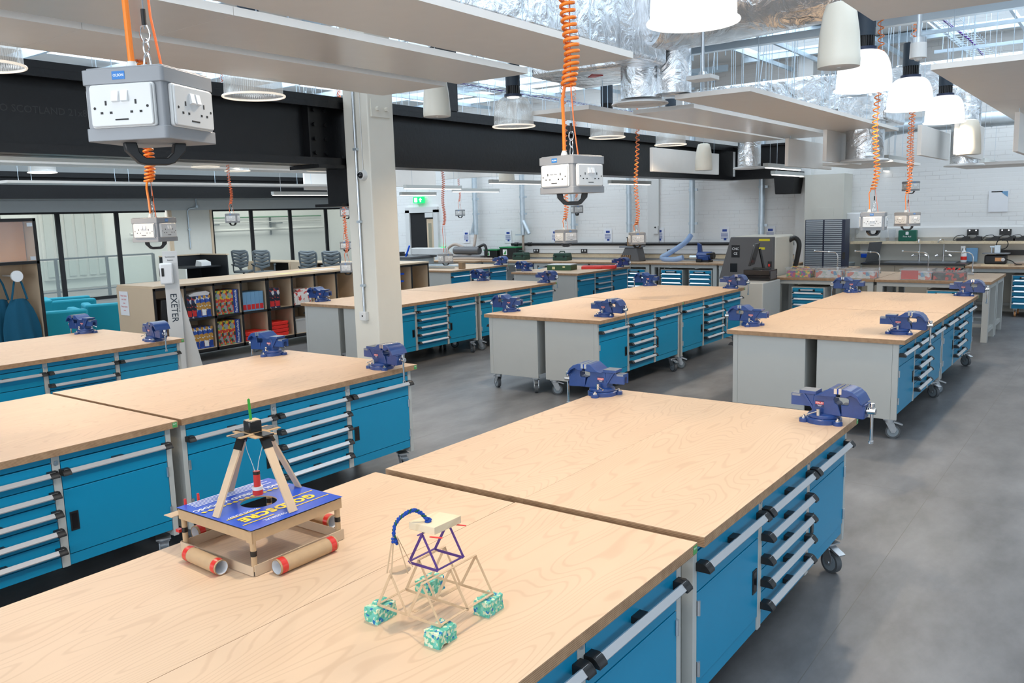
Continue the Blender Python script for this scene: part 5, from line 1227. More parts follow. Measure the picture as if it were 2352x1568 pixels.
for i in range(4):
    o = empty('red_tray', (FX-.03+.004*(i % 2), c2[0]+.04, .182+.056*i), 0, '%s red tray of the stack right of the bookcase joint' % ['bottom', 'second', 'third', 'top'][i], 'tray', 'stacked red trays'); MB().prism([(0, 0), (.30, 0), (.32, .05), (-.01, .05)], 'x', -.3, 0).build('body', 'bright_red', o, bevel=.005)
o = empty('gift_box', (FX-.03, c2[1]+.05, .622), 0, 'white box with red dots in the bookcase', 'box'); MB().box(-.3, 0, 0, .06, 0, .2).box(-.28, .0, .065, .34, 0, .24).build('carton', 'red_dots', o, smooth=0)
o = empty('storage_box', (FX-.03, c2[1]+.05, .182), 0, 'clear plastic storage box in the lower bookcase shelf', 'box'); MB().prism([(.01, 0), (.31, 0), (.33, .20), (0, .20)], 'x', -.3, 0).build('tub', 'frosted_plastic', o, smooth=0); MB().box(-.31, .01, -.01, .34, .20, .22).build('lid', 'frosted_plastic', o, smooth=0)
o = empty('toy_clamp', (FX-.1, c2[-3]+.12, .76), 0, 'bright blue plastic clamp in the end compartment of the bookcase', 'clamp'); MB().box(-.02, .02, 0, .04, 0, .2).box(-.02, .02, .0, .22, .15, .18).box(-.02, .02, 0, .2, .02, .05).build('body', 'blue_tag', o, smooth=0)
for i, (u, v, w_, mt, lab) in enumerate(((655, 628, .30, 'yellow_paper', 'left'), (700, 622, .30, 'yellow_paper', 'middle'), (745, 618, .30, 'paper', 'right'))):
    p = atz(u, v, 1.116); tag(MB().prism([(-.12, -.2), (.12, -.16), (.10, .2), (-.13, .17)], 'z', 0, .0015).build('paper_sheet', mt, loc=p, smooth=0), '%s of three loose sheets lying on the bookcase top' % lab, 'paper')
# ================================================================ HAND SANITISER STAND
o = empty('sanitiser_stand', (-9.6, 5.93, 0), radians(38), 'white upright hand sanitiser stand with vertical lettering, by the bookcase', 'sanitiser stand')
MB().box(-.02, .02, -.085, .085, .02, 1.60).prism([(-.02, .02), (-.42, .02), (-.02, 1.02)], 'y', .06, .085).prism([(-.02, .02), (-.42, .02), (-.02, 1.02)], 'y', -.085, -.06).box(-.44, .12, -.14, .14, 0, .02).prism([(.085, .021), (.30, .021), (.085, 1.12)], 'x', -.045, -.0205).build('panel', 'white_plastic', o, smooth=0)
m = MB(); MB().text('EXETER', (.0215, 0, .90), (0, 0, -1), (0, 1, 0), .105).build('lettering', 'driver_grey', o, smooth=0); MB().text('UNIVERSITY OF', (.0215, .058, .92), (0, 0, -1), (0, 1, 0), .022).build('lettering', 'driver_grey', o, smooth=0); m.text('Sanitisation', (.0215, 0, 1.53), (0, 1, 0), (0, 0, 1), .025); m.text('Station', (.0215, 0, 1.49), (0, 1, 0), (0, 0, 1), .025)
m.build('lettering', 'driver_grey', o, smooth=0)
o.rotation_euler.z = radians(-32)
d = MB().box(.02, .12, -.13, .02, 1.20, 1.46).build('dispenser', 'white_bright', o, bevel=.02); MB().box(.12, .125, -.11, -.08, 1.30, 1.40).box(.06, .11, -.134, -.13, 1.30, 1.40).build('window', 'black_plastic', d, smooth=0)
# ================================================================ LOCKERS WITH APRONS (front x = -12)
lo = empty('locker_unit', (-12, 3.4, 0), 0, 'tall black-edged open locker with a glass door above hanging aprons', 'locker')
def cub(y0, y1):
    c = MB(); c.box(-.5, -.48, y0, y1, .1, 2.03); c.box(-.5, 0, y0, y0+.02, .1, 2.03).box(-.5, 0, y1-.02, y1, .1, 2.03)
    for z in (.1, 1.46, 2.02): c.box(-.5, 0, y0, y1, z, z+.02)
    return c
cub(0, 1.03).build('carcass', 'beige_laminate', lo, smooth=0); cub(1.05, 2.07).build('carcass', 'beige_laminate', lo, smooth=0)
e = MB()
for y0, y1 in ((0, 1.03), (1.05, 2.07)): e.box(0, .012, y0-.01, y0+.03, .1, 2.06).box(0, .012, y1-.03, y1+.01, .1, 2.06).box(0, .012, y0, y1, 1.45, 1.49).box(0, .012, y0, y1, 2.02, 2.06)
e.build('edge_trim', 'black_matt', lo, smooth=0)
g = MB().box(.002, .008, 1.08, 2.04, 1.49, 2.02).build('glass_door', 'clear_plastic', lo, smooth=0); MB().box(.008, .014, 1.96, 2.03, 1.95, 2.0).box(.008, .014, 1.96, 2.03, 1.50, 1.55).build('hinge', 'zinc', g, smooth=0)
MB().box(-.3, -.28, 1.09, 2.04, 1.485, 2.015).build('orange_back', 'orange_screen', lo, smooth=0)
o = tag(MB().box(0, .02, -.02, .02, -.09, 0).cyl((.01, 0, 0), (.01, 0, .06), .004, n=6).build('key_tag', 'blue_tag', loc=(-11.985, 4.70, 1.40)), 'blue key tag hanging in the locker door lock', 'key tag')
def apron(y, x, s, lab, rnd):
    root = empty('apron', (x, y, 0), 0, lab, 'apron', 'dark blue aprons hanging in the locker'); rr = random.Random(rnd)
    prof = [(.98, .10), (.95, .12), (.85, .17), (.75, .21), (.6, .235), (.4, .25), (.15, .26)]
    n = 14; vs = []
    for z, w_ in prof:
        for k in range(n+1):
            t = -1+2*k/n; vs.append((.03*sin(k*1.3+z*3)*(1.1-z)+.05*(1-t*t), t*w_*s+.01*rr.uniform(-1, 1), z+.02*(1-t*t)*(z > .9)))
    N = len(vs); vs += [(v[0]-.012, v[1], v[2]) for v in vs]; fs = []
    for r_ in range(len(prof)-1):
        for k in range(n): i = r_*(n+1)+k; fs.append((i, i+n+1, i+n+2, i+1)); fs.append((N+i, N+i+1, N+i+n+2, N+i+n+1))
    for r_ in range(len(prof)-1):
        for k in (0, n): i = r_*(n+1)+k; fs.append((i, N+i, N+i+n+1, i+n+1) if k == 0 else (i, i+n+1, N+i+n+1, N+i))
    MB().add(vs, fs).build('cloth', 'apron_blue', root, smooth=60)
    MB().tube([(.03, -.10, .98), (.03, -.05, 1.2), (.0, 0, 1.34), (.03, .05, 1.2), (.03, .10, .98)], .014, 6).build('neck_strap', 'apron_blue', root)
    return root
apron(5.18, -12.06, 1.0, 'dark blue apron at the front of the locker', 1); apron(5.0, -12.2, .9, 'dark blue apron behind the front one in the locker', 2); apron(4.86, -12.3, .8, 'dark blue apron furthest left in the locker', 3)
h_ = empty('wall_hook_disc', (-12.0, 5.16, 1.30), 0, 'round white hook disc holding the aprons in the locker', 'hook'); MB().cyl((0, 0, 0), (.03, 0, 0), .075, n=28).cyl((-.4, 0, 0), (0, 0, 0), .012, n=10).build('disc', 'white_bright', h_)
tag(MB().box(0, .04, -.35, .0, 0, .22).box(.04, .08, -.33, -.24, 0, .22).box(.04, .08, -.14, -.05, 0, .22).build('ceiling_timber_batten', 'pine', loc=(-11.5, 4.22, 2.22), smooth=0), 'ribbed timber block at the left edge of the frame below the girder', 'timber block')
# ================================================================ TEAL ARMCHAIRS
def armchair(x, y, rz, lab):
    root = empty('armchair', (x, y, 0), rz, lab, 'armchair', 'teal tub armchairs')
    MB().box(-.42, .42, -.40, .40, .10, .40).build('seat', 'sofa_teal', root, bevel=.03)
    MB().box(-.42, .42, .24, .42, .10, .72).build('backrest', 'sofa_teal', root, bevel=.035)
    for s in (-1, 1): MB().box(min(s*.42, s*.28), max(s*.42, s*.28), -.42, .30, .08, .70).build('arm', 'sofa_teal', root, bevel=.035)
    for a in (-.36, .36):
        for b_ in (-.34, .34): MB().cyl((a, b_, 0), (a, b_, .1), .02, n=10).build('foot', 'zinc', root)
armchair(-13.30, 7.12, radians(-112), 'teal armchair on the right, next to the bookcase end')
armchair(-13.0, 6.02, radians(-105), 'teal armchair in the middle of the seating, its square back to the benches')
armchair(-14.95, 7.2, radians(160), 'teal armchair furthest left behind the locker edge')
o = empty('recycling_bin', (-15.2, 8.9, 0), 0, 'white and black lidded bin behind the teal armchairs', 'bin')
MB().prism(rbox(.35, .3, .08), 'z', 0, .62).build('body', 'black_plastic', o); MB().prism(rbox(.37, .32, .1), 'z', .62, .75).build('lid', 'white_bright', o, bevel=.03); MB().box(-.12, .12, -.1, .1, .75, .76).build('slot', 'screen_black', o, smooth=0)
o = empty('recycling_bin', (-14.9, 9.75, 0), 0, 'black bin with red edge beside the white lidded bin', 'bin')
MB().prism(rbox(.3, .3, .08), 'z', 0, .66).build('body', 'black_plastic', o); MB().prism(rbox(.32, .32, .1), 'z', .66, .76).build('lid', 'screen_black', o, bevel=.03); MB().box(.1, .3, .1, .3, .74, .78).build('red_flap', 'bright_red', o, smooth=0)
# ================================================================ OFFICE AREA
def desk(x0, x1, y0, y1, lab):
    root = empty('desk', (x0, y0, 0), 0, lab, 'desk', 'pale office desks by the partition'); L, D = x1-x0, y1-y0
    MB().box(0, L, 0, D, .715, .74).build('top', 'beige_laminate', root, smooth=0)
    MB().box(0, .45, 0, D, 0, .715).build('pedestal', 'beige_laminate', root, smooth=0); MB().box(L-.04, L, 0, D, 0, .715).build('side', 'beige_laminate', root, smooth=0); MB().box(.45, L-.04, D-.1, D-.08, .1, .715).build('modesty_panel', 'black_laminate', root, smooth=0)
desk(-22-.0+.3, -19.75, 15.95, 16.7, 'pale office desk behind the two left mesh chairs'); desk(-19.7, -17.4, 15.95, 16.7, 'pale office desk behind the two right mesh chairs'); 
o = empty('reception_counter', (-21.9, 13.2, 0), 0, 'black office counter with pale top edge left of the mesh chairs', 'counter')
MB().box(0, .04, 0, 1.3, 0, 1.02).box(0, 1.3, 1.26, 1.3, 0, 1.02).build('screen', 'black_laminate', o, smooth=0); MB().box(-.02, .08, 0, 1.32, 1.02, 1.05).box(0, 1.32, 1.24, 1.34, 1.02, 1.05).build('top_edge', 'beige_laminate', o, smooth=0); MB().box(.04, 1.1, .1, 1.2, .70, .74).build('worktop', 'black_laminate', o, smooth=0); MB().box(.1, 1.1, .08, .12, 0, .70).build('front', 'cream_wall', o, smooth=0)
m = MB().prism([(0, 0), (.3, 0), (.3, .1), (.06, .16)], 'y', -.15, .15).build('desk_phone', 'white_plastic', loc=(-21.2, 14.0, .741)); tag(m, 'white office machine on the black counter', 'phone')
def office_chair(x, y, rz, lab):
    root = empty('office_chair', (x, y, 0), rz, lab, 'office chair', 'grey mesh office chairs')
    n = 9; slots = []
    # backrest slats: curved frame with V shaped openings
    fr = []
    prof = [(-.20, .66), (-.225, .85), (-.23, 1.0), (-.235, 1.08), (-.18, 1.105), (0, 1.09), (.16, 1.10), (.21, 1.06), (.22, .95), (.20, .8), (.16, .66)]
    m = MB()
    m.tube([(a, -.22+.15*(1.1-b), b) for a, b in prof], .03, 6)
    for z in (.66, .75, .845, .94, 1.035):
        pts = []
        for k in range(9): t = -1+k/4; pts.append((t*.20, -.24+.15*(1.1-z), z+.05*abs(t)-.02))
        m.tube(pts, [.036+.014*(1-abs(-1+k/4)) for k in range(9)], 6)
    m.tube([(-.07, -.2, .66), (0, -.12, .5), (0, .0, .46)], .03, 8)
    m.build('backrest', 'chair_grey', root)
    MB().prism(rbox(.24, .24, .08), 'z', .46, .53).build('seat', 'chair_grey', root, bevel=.02)
    for s in (-1, 1): MB().tube([(s*.22, 0, .48), (s*.29, 0, .5), (s*.29, 0, .68), (s*.29, -.12, .70), (s*.29, .12, .70)], .02, 6).build('armrest', 'chair_grey', root)
    b_ = MB().cyl((0, 0, .1), (0, 0, .46), .03, n=10)
    for k in range(5): a = 2*pi*k/5; b_.tube([(0, 0, .12), (.28*cos(a), .28*sin(a), .07)], .02, 6).cyl((.28*cos(a), .28*sin(a), 0), (.28*cos(a), .28*sin(a), .06), .025, n=8)
    b_.build('base', 'black_plastic', root)
    return root
for i, (x, y, r_, lab) in enumerate(((-20.95, 15.25, .62, 'first grey mesh office chair from the left'), (-19.98, 15.25, .66, 'second grey mesh office chair from the left'), (-17.7, 15.0, .62, 'third grey mesh office chair from the left'), (-16.8, 15.0, .66, 'grey mesh office chair nearest the cream column'))): office_chair(x, y, r_, lab)
# ================================================================ GREY MILLING MACHINE
o = empty('milling_machine', (-5.54, 13.45, 0), 0, 'grey and white enclosed milling machine behind the black monitor', 'machine')
MB().box(.05, .84, .06, .95, .02, .76).build('stand', 'grey_paint', o, bevel=.02)
q = MB().prism([(-.06, .76), (.85, .76), (.85, 1.45), (.14, 1.45)], 'y', 0, .10).build('front_hood', 'cnc_grey', o, bevel=.01)
MB().box(.14, .858, .10, 1.0, .76, 1.46).build('rear_housing', 'cream_plastic', o, bevel=.03)
MB().box(.62, .80, -.006, 0, 1.385, 1.42).box(.54, .72, -.006, 0, 1.25, 1.285).build('warning_sticker', 'yellow_sign', q, smooth=0)
MB().box(.16, .30, -.006, 0, 1.12, 1.32).box(.14, .26, -.006, 0, .88, 1.02).box(.78, .83, -.03, 0, .96, 1.06).build('badge', 'screen_black', q, smooth=0)
MB().text('CNC', (.23, -.008, 1.26), (1, 0, 0), (0, 0, 1), .055).text('CE', (.23, -.008, 1.18), (1, 0, 0), (0, 0, 1), .055).build('lettering', 'print_white', q, smooth=0)
MB().box(.79, .82, -.034, -.02, .98, 1.02).build('switch', 'bright_red', q, smooth=0)
MB().tube(smoothpts([(.84, .8, 1.36), (.93, .84, 1.40), (1.0, .84, 1.30), (.97, .84, 1.05), (.93, .84, .84), (.92, .84, .4)], 6), .04, 10).build('exhaust_hose', 'black_plastic', o)
o = empty('machine_base_cabinet', (-5.0, 12.0, 0), 0, 'plain pale grey cabinet standing in front of the milling machine', 'cabinet')
MB().box(0, .68, 0, .75, .0, .84).build('cabinet', 'grey_paint', o, bevel=.015)
o = empty('computer_case', (-4.75, 12.35, .84), 0, 'flat black computer case on the pale grey cabinet', 'computer')
MB().box(0, .40, 0, .34, 0, .075).box(0, .40, 0, .34, .08, .16).build('case', 'screen_black', o, bevel=.004); MB().box(.402, .404, .03, .3, .02, .14).build('rear_panel', 'cnc_grey', o, smooth=0)
o = empty('monitor', (-4.72, 12.50, 1.002), radians(12), 'black monitor seen from the side above the computer case', 'monitor')
MB().box(.05, .30, .0, .2, 0, .012).cyl((.2, .12, .01), (.14, .1, .30), .02, n=10).build('stand', 'black_plastic', o); MB().prism([(.0, .05), (.03, .05), (.11, .38), (.08, .385)], 'y', -.08, .36).build('screen', 'screen_black', o, bevel=.004); MB().box(.055, .062, .0, .04, .345, .365).build('sticker', 'print_white', o, smooth=0)
# black projector on the wall pier
o = empty('wall_mounted_projector', (-5.45, 16.4, 2.16), 0, 'black projector-like speaker mounted high at the end of the girder', 'speaker')
MB().prism([(-.16, 0), (.16, 0), (.22, .42), (-.2, .42)], 'y', -.25, .3).build('body', 'black_matt', o, bevel=.01); MB().box(-.04, .04, 0, .38, .3, .36).build('bracket', 'black_plastic', o)
# blue small-parts drawer block
o = empty('small_parts_cabinet', (-4.72, 15.15, .84), 0, 'tall dark blue cabinet of tiny clear drawers behind the clear boxes', 'parts cabinet')
MB().box(0, .68, .02, .32, 0, .84).build('case', 'dark_navy', o, bevel=.003, smooth=0)
NR = 24
for c_ in range(2):
    for r_ in range(NR):
        x_ = .02+.32*c_; z_ = .02+.0342*r_ if r_ < 12 else .032+.0342*r_
        if r_ < 24: MB().box(x_, x_+.29, -.0, .022, z_-.01, z_+.012).build('small_drawer', 'drawer_clear', o, smooth=0)
MB().box(.66, .70, -.02, 0, .16, .28).build('catch', 'black_plastic', o, smooth=0)
place(tab, (-5.4, 14.95, 0), 0, 'birch topped table under the tall blue parts cabinet', False, G1)
# dispensers and wall items at right
p = aty(1965, 510, 16.9); o = empty('wall_dispenser', (p.x, 16.78, p.z), 0, 'white centre-feed paper dispenser on the wall left of the socket box', 'dispenser')
MB().prism(rbox(.13, .11, .05), 'z', -.12, .18).build('cover', 'white_bright', o, bevel=.02); MB().lathe([(.1, -.12), (.09, -.2), (.03, -.26), (.02, -.32)], n=20).build('cone', 'clear_plastic', o)
p = aty(1988, 580, 16.93); o = empty('wall_dispenser', (p.x, 16.90, p.z), 0, 'small white and blue soap dispenser under the timber shelf', 'dispenser'); MB().box(-.08, .08, -.07, .05, -.02, .2).build('cover', 'white_plastic', o, bevel=.015); MB().box(-.06, .06, -.08, .04, -.09, -.02).build('nozzle', 'blue_tag', o, bevel=.01)
p = aty(2293, 462, 16.99); o = empty('wall_poster', (p.x, 16.985, p.z), 0, 'poster in a clear sleeve high on the white brick wall at the right', 'poster'); MB().box(-.15, .15, -.004, 0, -.18, .19).build('sleeve', 'paper', o, smooth=0); MB().prism([(.02, .17), (.14, .17), (.14, .07)], 'y', -.007, -.004).build('blue_corner', 'sky_blue_print' if 0 else 'case_lightblue', o, smooth=0); MB().box(-.11, .06, -.007, -.004, .155, .175).build('title_bar', 'tool_black', o, smooth=0)
p = aty(2085, 540, 16.8); o = empty('first_aid_box', (p.x, 16.80, 1.236), 0, 'green first aid box on the timber shelf below the hanging sockets', 'first aid box')
MB().box(-.15, .15, -.06, .08, 0, .20).build('case', 'first_aid_green', o, bevel=.01); MB().box(-.025, .025, -.064, -.06, .12, .17).box(-.008, .008, -.066, -.064, .115, .175).text('First Aid', (0, -.062, .085), (1, 0, 0), (0, 0, 1), .04).build('lettering', 'print_white', o, smooth=0)
for i, (u, v, lab) in enumerate(((2028, 545, 'clear measuring jug on the timber shelf, left of two'), (2048, 542, 'clear measuring jug on the timber shelf, right of two'))):
    p = aty(u, v, 16.8); o = empty('measuring_jug', (p.x, 16.83, 1.236), 0, lab, 'jug'); MB().lathe([(.05, 0), (.065, .22), (.06, .22), (.046, .005)], n=20).build('body', 'clear_plastic', o); MB().box(.06, .075, -.01, .01, .06, .18).build('handle', 'clear_plastic', o)
for i, u in enumerate((2212, 2240, 2280, 2317, 2343)):
    p = aty(u, 545, 16.8); o = empty('battery_charger', (p.x, 16.82, 1.236), 0, '%s black charger on the timber shelf' % ['first', 'second', 'third', 'fourth', 'fifth'][i], 'charger', 'black chargers on the timber shelf')
    MB().prism([(-.10, 0), (.10, 0), (.10, .075), (.03, .085), (-.02, .05), (-.10, .045)], 'y', -.06, .06).build('body', 'black_plastic', o, bevel=.004)
    MB().tube(smoothpts([(-.1, 0, .02), (-.16, .02, .01), (-.12, .05, .08+.03*(i == 1)), (-.02, .04, .10+.03*(i == 1)), (.02, 0, .08)], 6), .006, 5).build('lead', 'rope_black', o)
for i, (x, z, lab) in enumerate(((-2.33, 1.385, 'left'), (-1.83, 1.385, 'right'))):
    o = empty('wall_socket', (x, 16.92, z), 0, 'black double socket above the chargers, %s of two' % lab, 'socket'); MB().box(-.09, .09, -.02, 0, -.05, .05).build('plate', 'black_plastic', o)
    for a in (-.05, .05): MB().cyl((a, -.02, .03), (a, -.025, .03), .012, n=10).build('screw', 'bright_steel', o)
o = empty('wall_socket', (-1.83, 16.92, 1.03), 0, 'black socket strip at the right edge above the scroll saw table', 'socket'); MB().box(-.12, .3, -.03, .02, -.045, .045).build('plate', 'black_plastic', o); MB().cyl((-.08, -.03, 0), (-.08, -.035, 0), .014, n=10).build('screw', 'bright_steel', o)
# ================================================================ SINK UNIT
o = empty('sink_unit', (-4.0, 16.1, 0), 0, 'black-edged sink worktop with beige cupboards', 'sink unit')
MB().box(0, 1.69, 0, .86, .845, .875).box(.35, 1.5, .2, .7, .872, .88, 1).build('worktop', ['black_laminate', 'vise_steel'], o, smooth=0); MB().box(.02, 1.67, .04, .86, .1, .845).build('cupboard', 'panel_beige', o, smooth=0)
for k in range(3): MB().box(.03+.55*k, .57+.55*k, .03, .042, .12, .83).build('cupboard_door', 'panel_beige', o, smooth=0)
o = empty('bowl_sink', (-4.42, 16.5, 0), 0, 'small steel hand basin left of the sink worktop', 'basin')
MB().lathe([(.05, .62), (.16, .66), (.21, .80), (.22, .86), (.205, .86), (.19, .80)], n=28).build('bowl', 'galvanised', o); MB().lathe([(.001, 0), (.06, 0), (.05, .62), (.001, .62)], n=16).build('pedestal', 'galvanised', o)
def tap(x, y, z, lab, spray=False):
    root = empty('lab_tap', (x, y, z), 0, lab, 'tap'); m = MB().cyl((0, 0, 0), (0, 0, .12), .02, n=12).tube(smoothpts([(0, 0, .1), (0, 0, .34), (-.01 if spray else 0, -.03, .39), (-.04 if spray else 0, -.09, .395), (-.08 if spray else 0, -.12, .34)], 6), .011, 8)
    m.build('spout', 'bright_steel', root); MB().cyl((-.12, 0, .10), (.12, 0, .10), .008, n=8).cyl((-.13, 0, .095), (-.09, 0, .12), .018, n=10).cyl((.09, 0, .12), (.13, 0, .095), .018, n=10).build('levers', 'bright_steel', root)
p = aty(2111, 600, 16.75); tap(p.x, 16.75, .876, 'chrome mixer tap at the left of the sink'); p = aty(2166, 600, 16.75); tap(p.x, 16.75, .876, 'chrome swan-neck tap at the right of the sink', True)
o = empty('folding_screen', (-3.98, 16.35, .876), radians(-20), 'dark grey board standing on the left end of the sink worktop', 'board'); MB().prism([(0, 0), (.03, 0), (.10, .36), (.07, .36)], 'y', 0, .35).build('board', 'cnc_grey', o, smooth=0)
o = empty('spray_bottle', (aty(2213, 600, 16.6).x, 16.6, .876), 0, 'white trigger spray bottle with red label by the sink', 'bottle'); MB().lathe([(.045, 0), (.048, .02), (.046, .14), (.03, .19), (.016, .22), (.016, .25)], n=16).build('body', 'white_bright', o); MB().box(-.05, .02, -.012, .012, .24, .28).box(-.05, -.035, -.006, .006, .2, .25).build('trigger', 'white_plastic', o); MB().cyl((0, 0, .04), (0, 0, .10), .049, n=16).build('label', 'bright_red', o)
tag(MB().box(-.09, .09, -.05, .05, 0, .24).build('tissue_box', 'case_lightblue', loc=(aty(2232, 600, 16.8).x, 16.78, .876), bevel=.006), 'pale blue box behind the white spray bottle', 'box')
# ================================================================ CLEAR STORAGE BOXES ON THE FRONT TABLE
def clear_box(u, y, w_, d_, h_, fill, lab, sub=None):
    p = aty(u, 634, y); root = empty('storage_box', (p.x, y, TOPZ), 0, lab, 'storage box', 'clear plastic boxes of craft bits')
    m = MB(); t = .004
    m.box(0, w_, 0, t, 0, h_).box(0, w_, d_-t, d_, 0, h_).box(0, t, t, d_-t, 0, h_).box(w_-t, w_, t, d_-t, 0, h_).box(0, w_, 0, d_, 0, t).box(-.012, w_+.012, -.012, .004, h_-.01, h_+.006).box(-.012, w_+.012, d_-.004, d_+.012, h_-.01, h_+.006).box(-.012, .004, 0, d_, h_-.01, h_+.006).box(w_-.004, w_+.012, 0, d_, h_-.01, h_+.006)
    m.build('tub', 'clear_plastic', root, smooth=0)
    rr = random.Random(int(u)); f = MB(); c = MB()
    f.box(.01, w_-.01, .01, d_-.01, .006, h_*.7); f.build('contents', fill, root, smooth=0)['kind'] = 'stuff'
    return root, rr
def strands(root, rr, w_, d_, h_, mats, n=46):
    for q, mt in enumerate(mats):
        m = MB()
        for k in range(n//len(mats)):
            x, y, z = rr.uniform(.03, w_-.03), rr.uniform(.012, d_-.03), h_*rr.uniform(.15, 1.05); a = rr.uniform(0, 6)
            m.tube([(x, y, z), (min(w_-.01, max(.01, x+.05*cos(a))), y+.01, z+.012), (min(w_-.01, max(.01, x+.1*cos(a))), min(d_-.01, y+.03), z-.01)], .0035, 5)
        o_ = m.build('pipe_cleaners', mt, root); o_['kind'] = 'stuff'
r1, rr = clear_box(1805, 13.08, .38, .30, .15, 'pipe_cleaners', 'clear box of coloured pipe cleaners, leftmost on the front table'); strands(r1, rr, .38, .30, .15, ['bright_red', 'orange_cable', 'pipe_purple', 'green_badge', 'lid_yellow'])
r1, rr = clear_box(1872, 13.08, .38, .30, .15, 'mixed_bits', 'clear box of tape rolls and white bits, second on the front table')
for a, b_ in ((.12, .1), (.26, .09)): MB().lathe([(.02, 0), (.045, 0), (.045, .03), (.02, .03)], (a, b_, .085), 20, close=True).build('tape_roll', 'cream_plastic', r1)
r1, rr = clear_box(1944, 13.08, .40, .30, .14, 'mixed_bits', 'clear box with pale blue and white bits, third on the front table')
r1, rr = clear_box(2067, 13.08, .42, .30, .15, 'mixed_bits', 'clear box holding a pink-red sheet, fourth on the front table'); MB().box(.015, .24, .008, .012, .01, .135).build('red_sheet', 'tape_red', r1, smooth=0)
r1, rr = clear_box(2142, 13.08, .40, .30, .15, 'dark_bits', 'clear box full of dark tools with red handles, rightmost on the front table')
m = MB(); m2 = MB()
for k in range(14): a = rr.uniform(0, 6); x, y = rr.uniform(.08, .32), rr.uniform(.06, .24); (m if k % 2 else m2).tube([(x, y, .13), (x+.05*cos(a), y+.05*sin(a), .165)], .012, 6)
m.build('red_handles', 'bright_red', r1); m2.build('black_handles', 'black_plastic', r1)
# goose neck task lamps
for i, (u, lab) in enumerate(((1922, 'first'), (2018, 'second'), (2130, 'third'), (2232, 'fourth'))):
    p = atz(u, 622, TOPZ) if i else Vector((-3.9, 14.2, TOPZ)); p.y = min(p.y, 14.45)
    q = aty(u, 622, 14.2); root = empty('task_lamp', (q.x, 14.2, TOPZ), 0, '%s slim chrome task light from the left behind the clear boxes' % lab, 'task light', 'slim chrome clamp lights')
    MB().tube(smoothpts([(0, 0, 0), (.01, 0, .2), (0, 0, .29), (-.05, 0, .33), (-.12, 0, .335), (-.36, 0, .35)], 6), .008, 8).build('arm', 'bright_steel', root); MB().cyl((-.14, 0, .335), (-.12, 0, .335), .016, n=10).cyl((-.37, 0, .352), (-.35, 0, .349), .014, n=10).cyl((.01, 0, .05), (.01, 0, .09), .016, n=10).build('joint', 'zinc', root); MB().box(-.06, .03, -.04, .04, 0, .03).build('clamp', 'zinc', root, bevel=.003)
# ================================================================ SCROLL SAW
p = aty(2287, 606, 16.35); o = empty('scroll_saw', (p.x, 16.35, TOPZ), 0, 'black and silver scroll saw on a wooden base at the right', 'scroll saw')
MB().box(-.20, .20, -.16, .16, 0, .03).build('base', 'pine', o, smooth=0); MB().box(-.16, .16, -.12, .12, .03, .18).build('body', 'black_plastic', o, bevel=.02); MB().box(.0, .10, -.13, -.12, .08, .14).build('plate', 'orange_screen', o, smooth=0); MB().cyl((.12, -.12, .11), (.12, -.16, .11), .03, n=16).build('knob', 'bright_steel', o)
MB().prism(rbox(.2, .14, .05), 'z', .20, .212).build('table', 'vise_steel', o); MB().box(-.03, .06, -.03, .03, .21, .34).box(-.10, .06, -.02, .02, .30, .33).box(-.08, -.06, -.015, .015, .21, .33).build('arm', 'galvanised', o, bevel=.006)
MB().tube([(.08+.085*cos(2*pi*k/20), 0, .36+.085*sin(2*pi*k/20)) for k in range(20)], .008, 6, closed=True).build('belt_guard', 'rope_black', o)
MB().tube(smoothpts([(.16, 0, .1), (.24, -.05, .08), (.3, -.04, .03), (.38, .0, .02)], 6), .008, 6).build('lead', 'rope_black', o)
tag(MB().tube(smoothpts([(-1.62, 16.45, .87), (-1.3, 16.4, .90), (-.9, 16.45, .90), (-.3, 16.4, .88)], 8), .03, 10).build('extraction_hose', 'hose_beige'), 'beige hose lying on the scroll saw table at the right edge', 'hose')
# ================================================================ REAR LEFT EQUIPMENT
def toolbox(u, y, w_, h_, lab, mt='tool_green', lidm=None):
    p = aty(u, 610, y); o = empty('toolbox', (p.x, y, TOPZ), 0, lab, 'toolbox')
    MB().box(-w_/2, w_/2, -.12, .12, 0, h_*.58).build('body', mt, o, bevel=.012); MB().prism([(-w_/2, h_*.6), (w_/2, h_*.6), (w_/2-.03, h_), (-w_/2+.03, h_)], 'y', -.12, .12).build('lid', lidm or mt, o, bevel=.01)
    MB().tube([(-.07, 0, h_-.01), (-.06, 0, h_+.04), (.06, 0, h_+.04), (.07, 0, h_-.01)], .012, 6).build('handle', mt, o)
    for a in (-w_*.3, w_*.3): MB().box(a-.02, a+.02, -.132, -.12, h_*.45, h_*.7).build('catch', 'black_plastic', o, smooth=0)
    return o
toolbox(1198, 16.5, .36, .17, 'small dark green toolbox, nearest the two black crates'); toolbox(1292, 16.4, .38, .17, 'dark green toolbox in the middle of the wall worktop')
for i, (u, w_, h_, lab) in enumerate(((1142, .40, .24, 'left black crate with green lid and green print on the wall worktop'), (1182, .50, .30, 'right, larger black crate with green lid on the wall worktop'))):
    p = aty(u-12, 605, 16.62); o = empty('toolbox', (p.x, 16.72, TOPZ), 0, lab, 'toolbox'); MB().box(-w_/2, w_/2, -.15, .15, 0, h_-.03).build('body', 'tool_black', o, bevel=.01); MB().box(-w_/2-.01, w_/2+.01, -.16, .16, h_-.03, h_).build('lid', 'lid_green', o, bevel=.005)
    MB().box(-w_*.3, -w_*.05, -.153, -.15, h_*.35, h_*.8).build('print', 'white_bright', o, smooth=0); MB().prism([(-w_*.28, h_*.4), (-w_*.1, h_*.4), (-w_*.1, h_*.75)], 'y', -.156, -.153).build('green_print', 'green_badge', o, smooth=0)
p = atz(1344, 604, TOPZ); o = empty('tool_case', (-8.85, 13.7, TOPZ), radians(8), 'flat dark green case with pale lid on the rear bench', 'case')
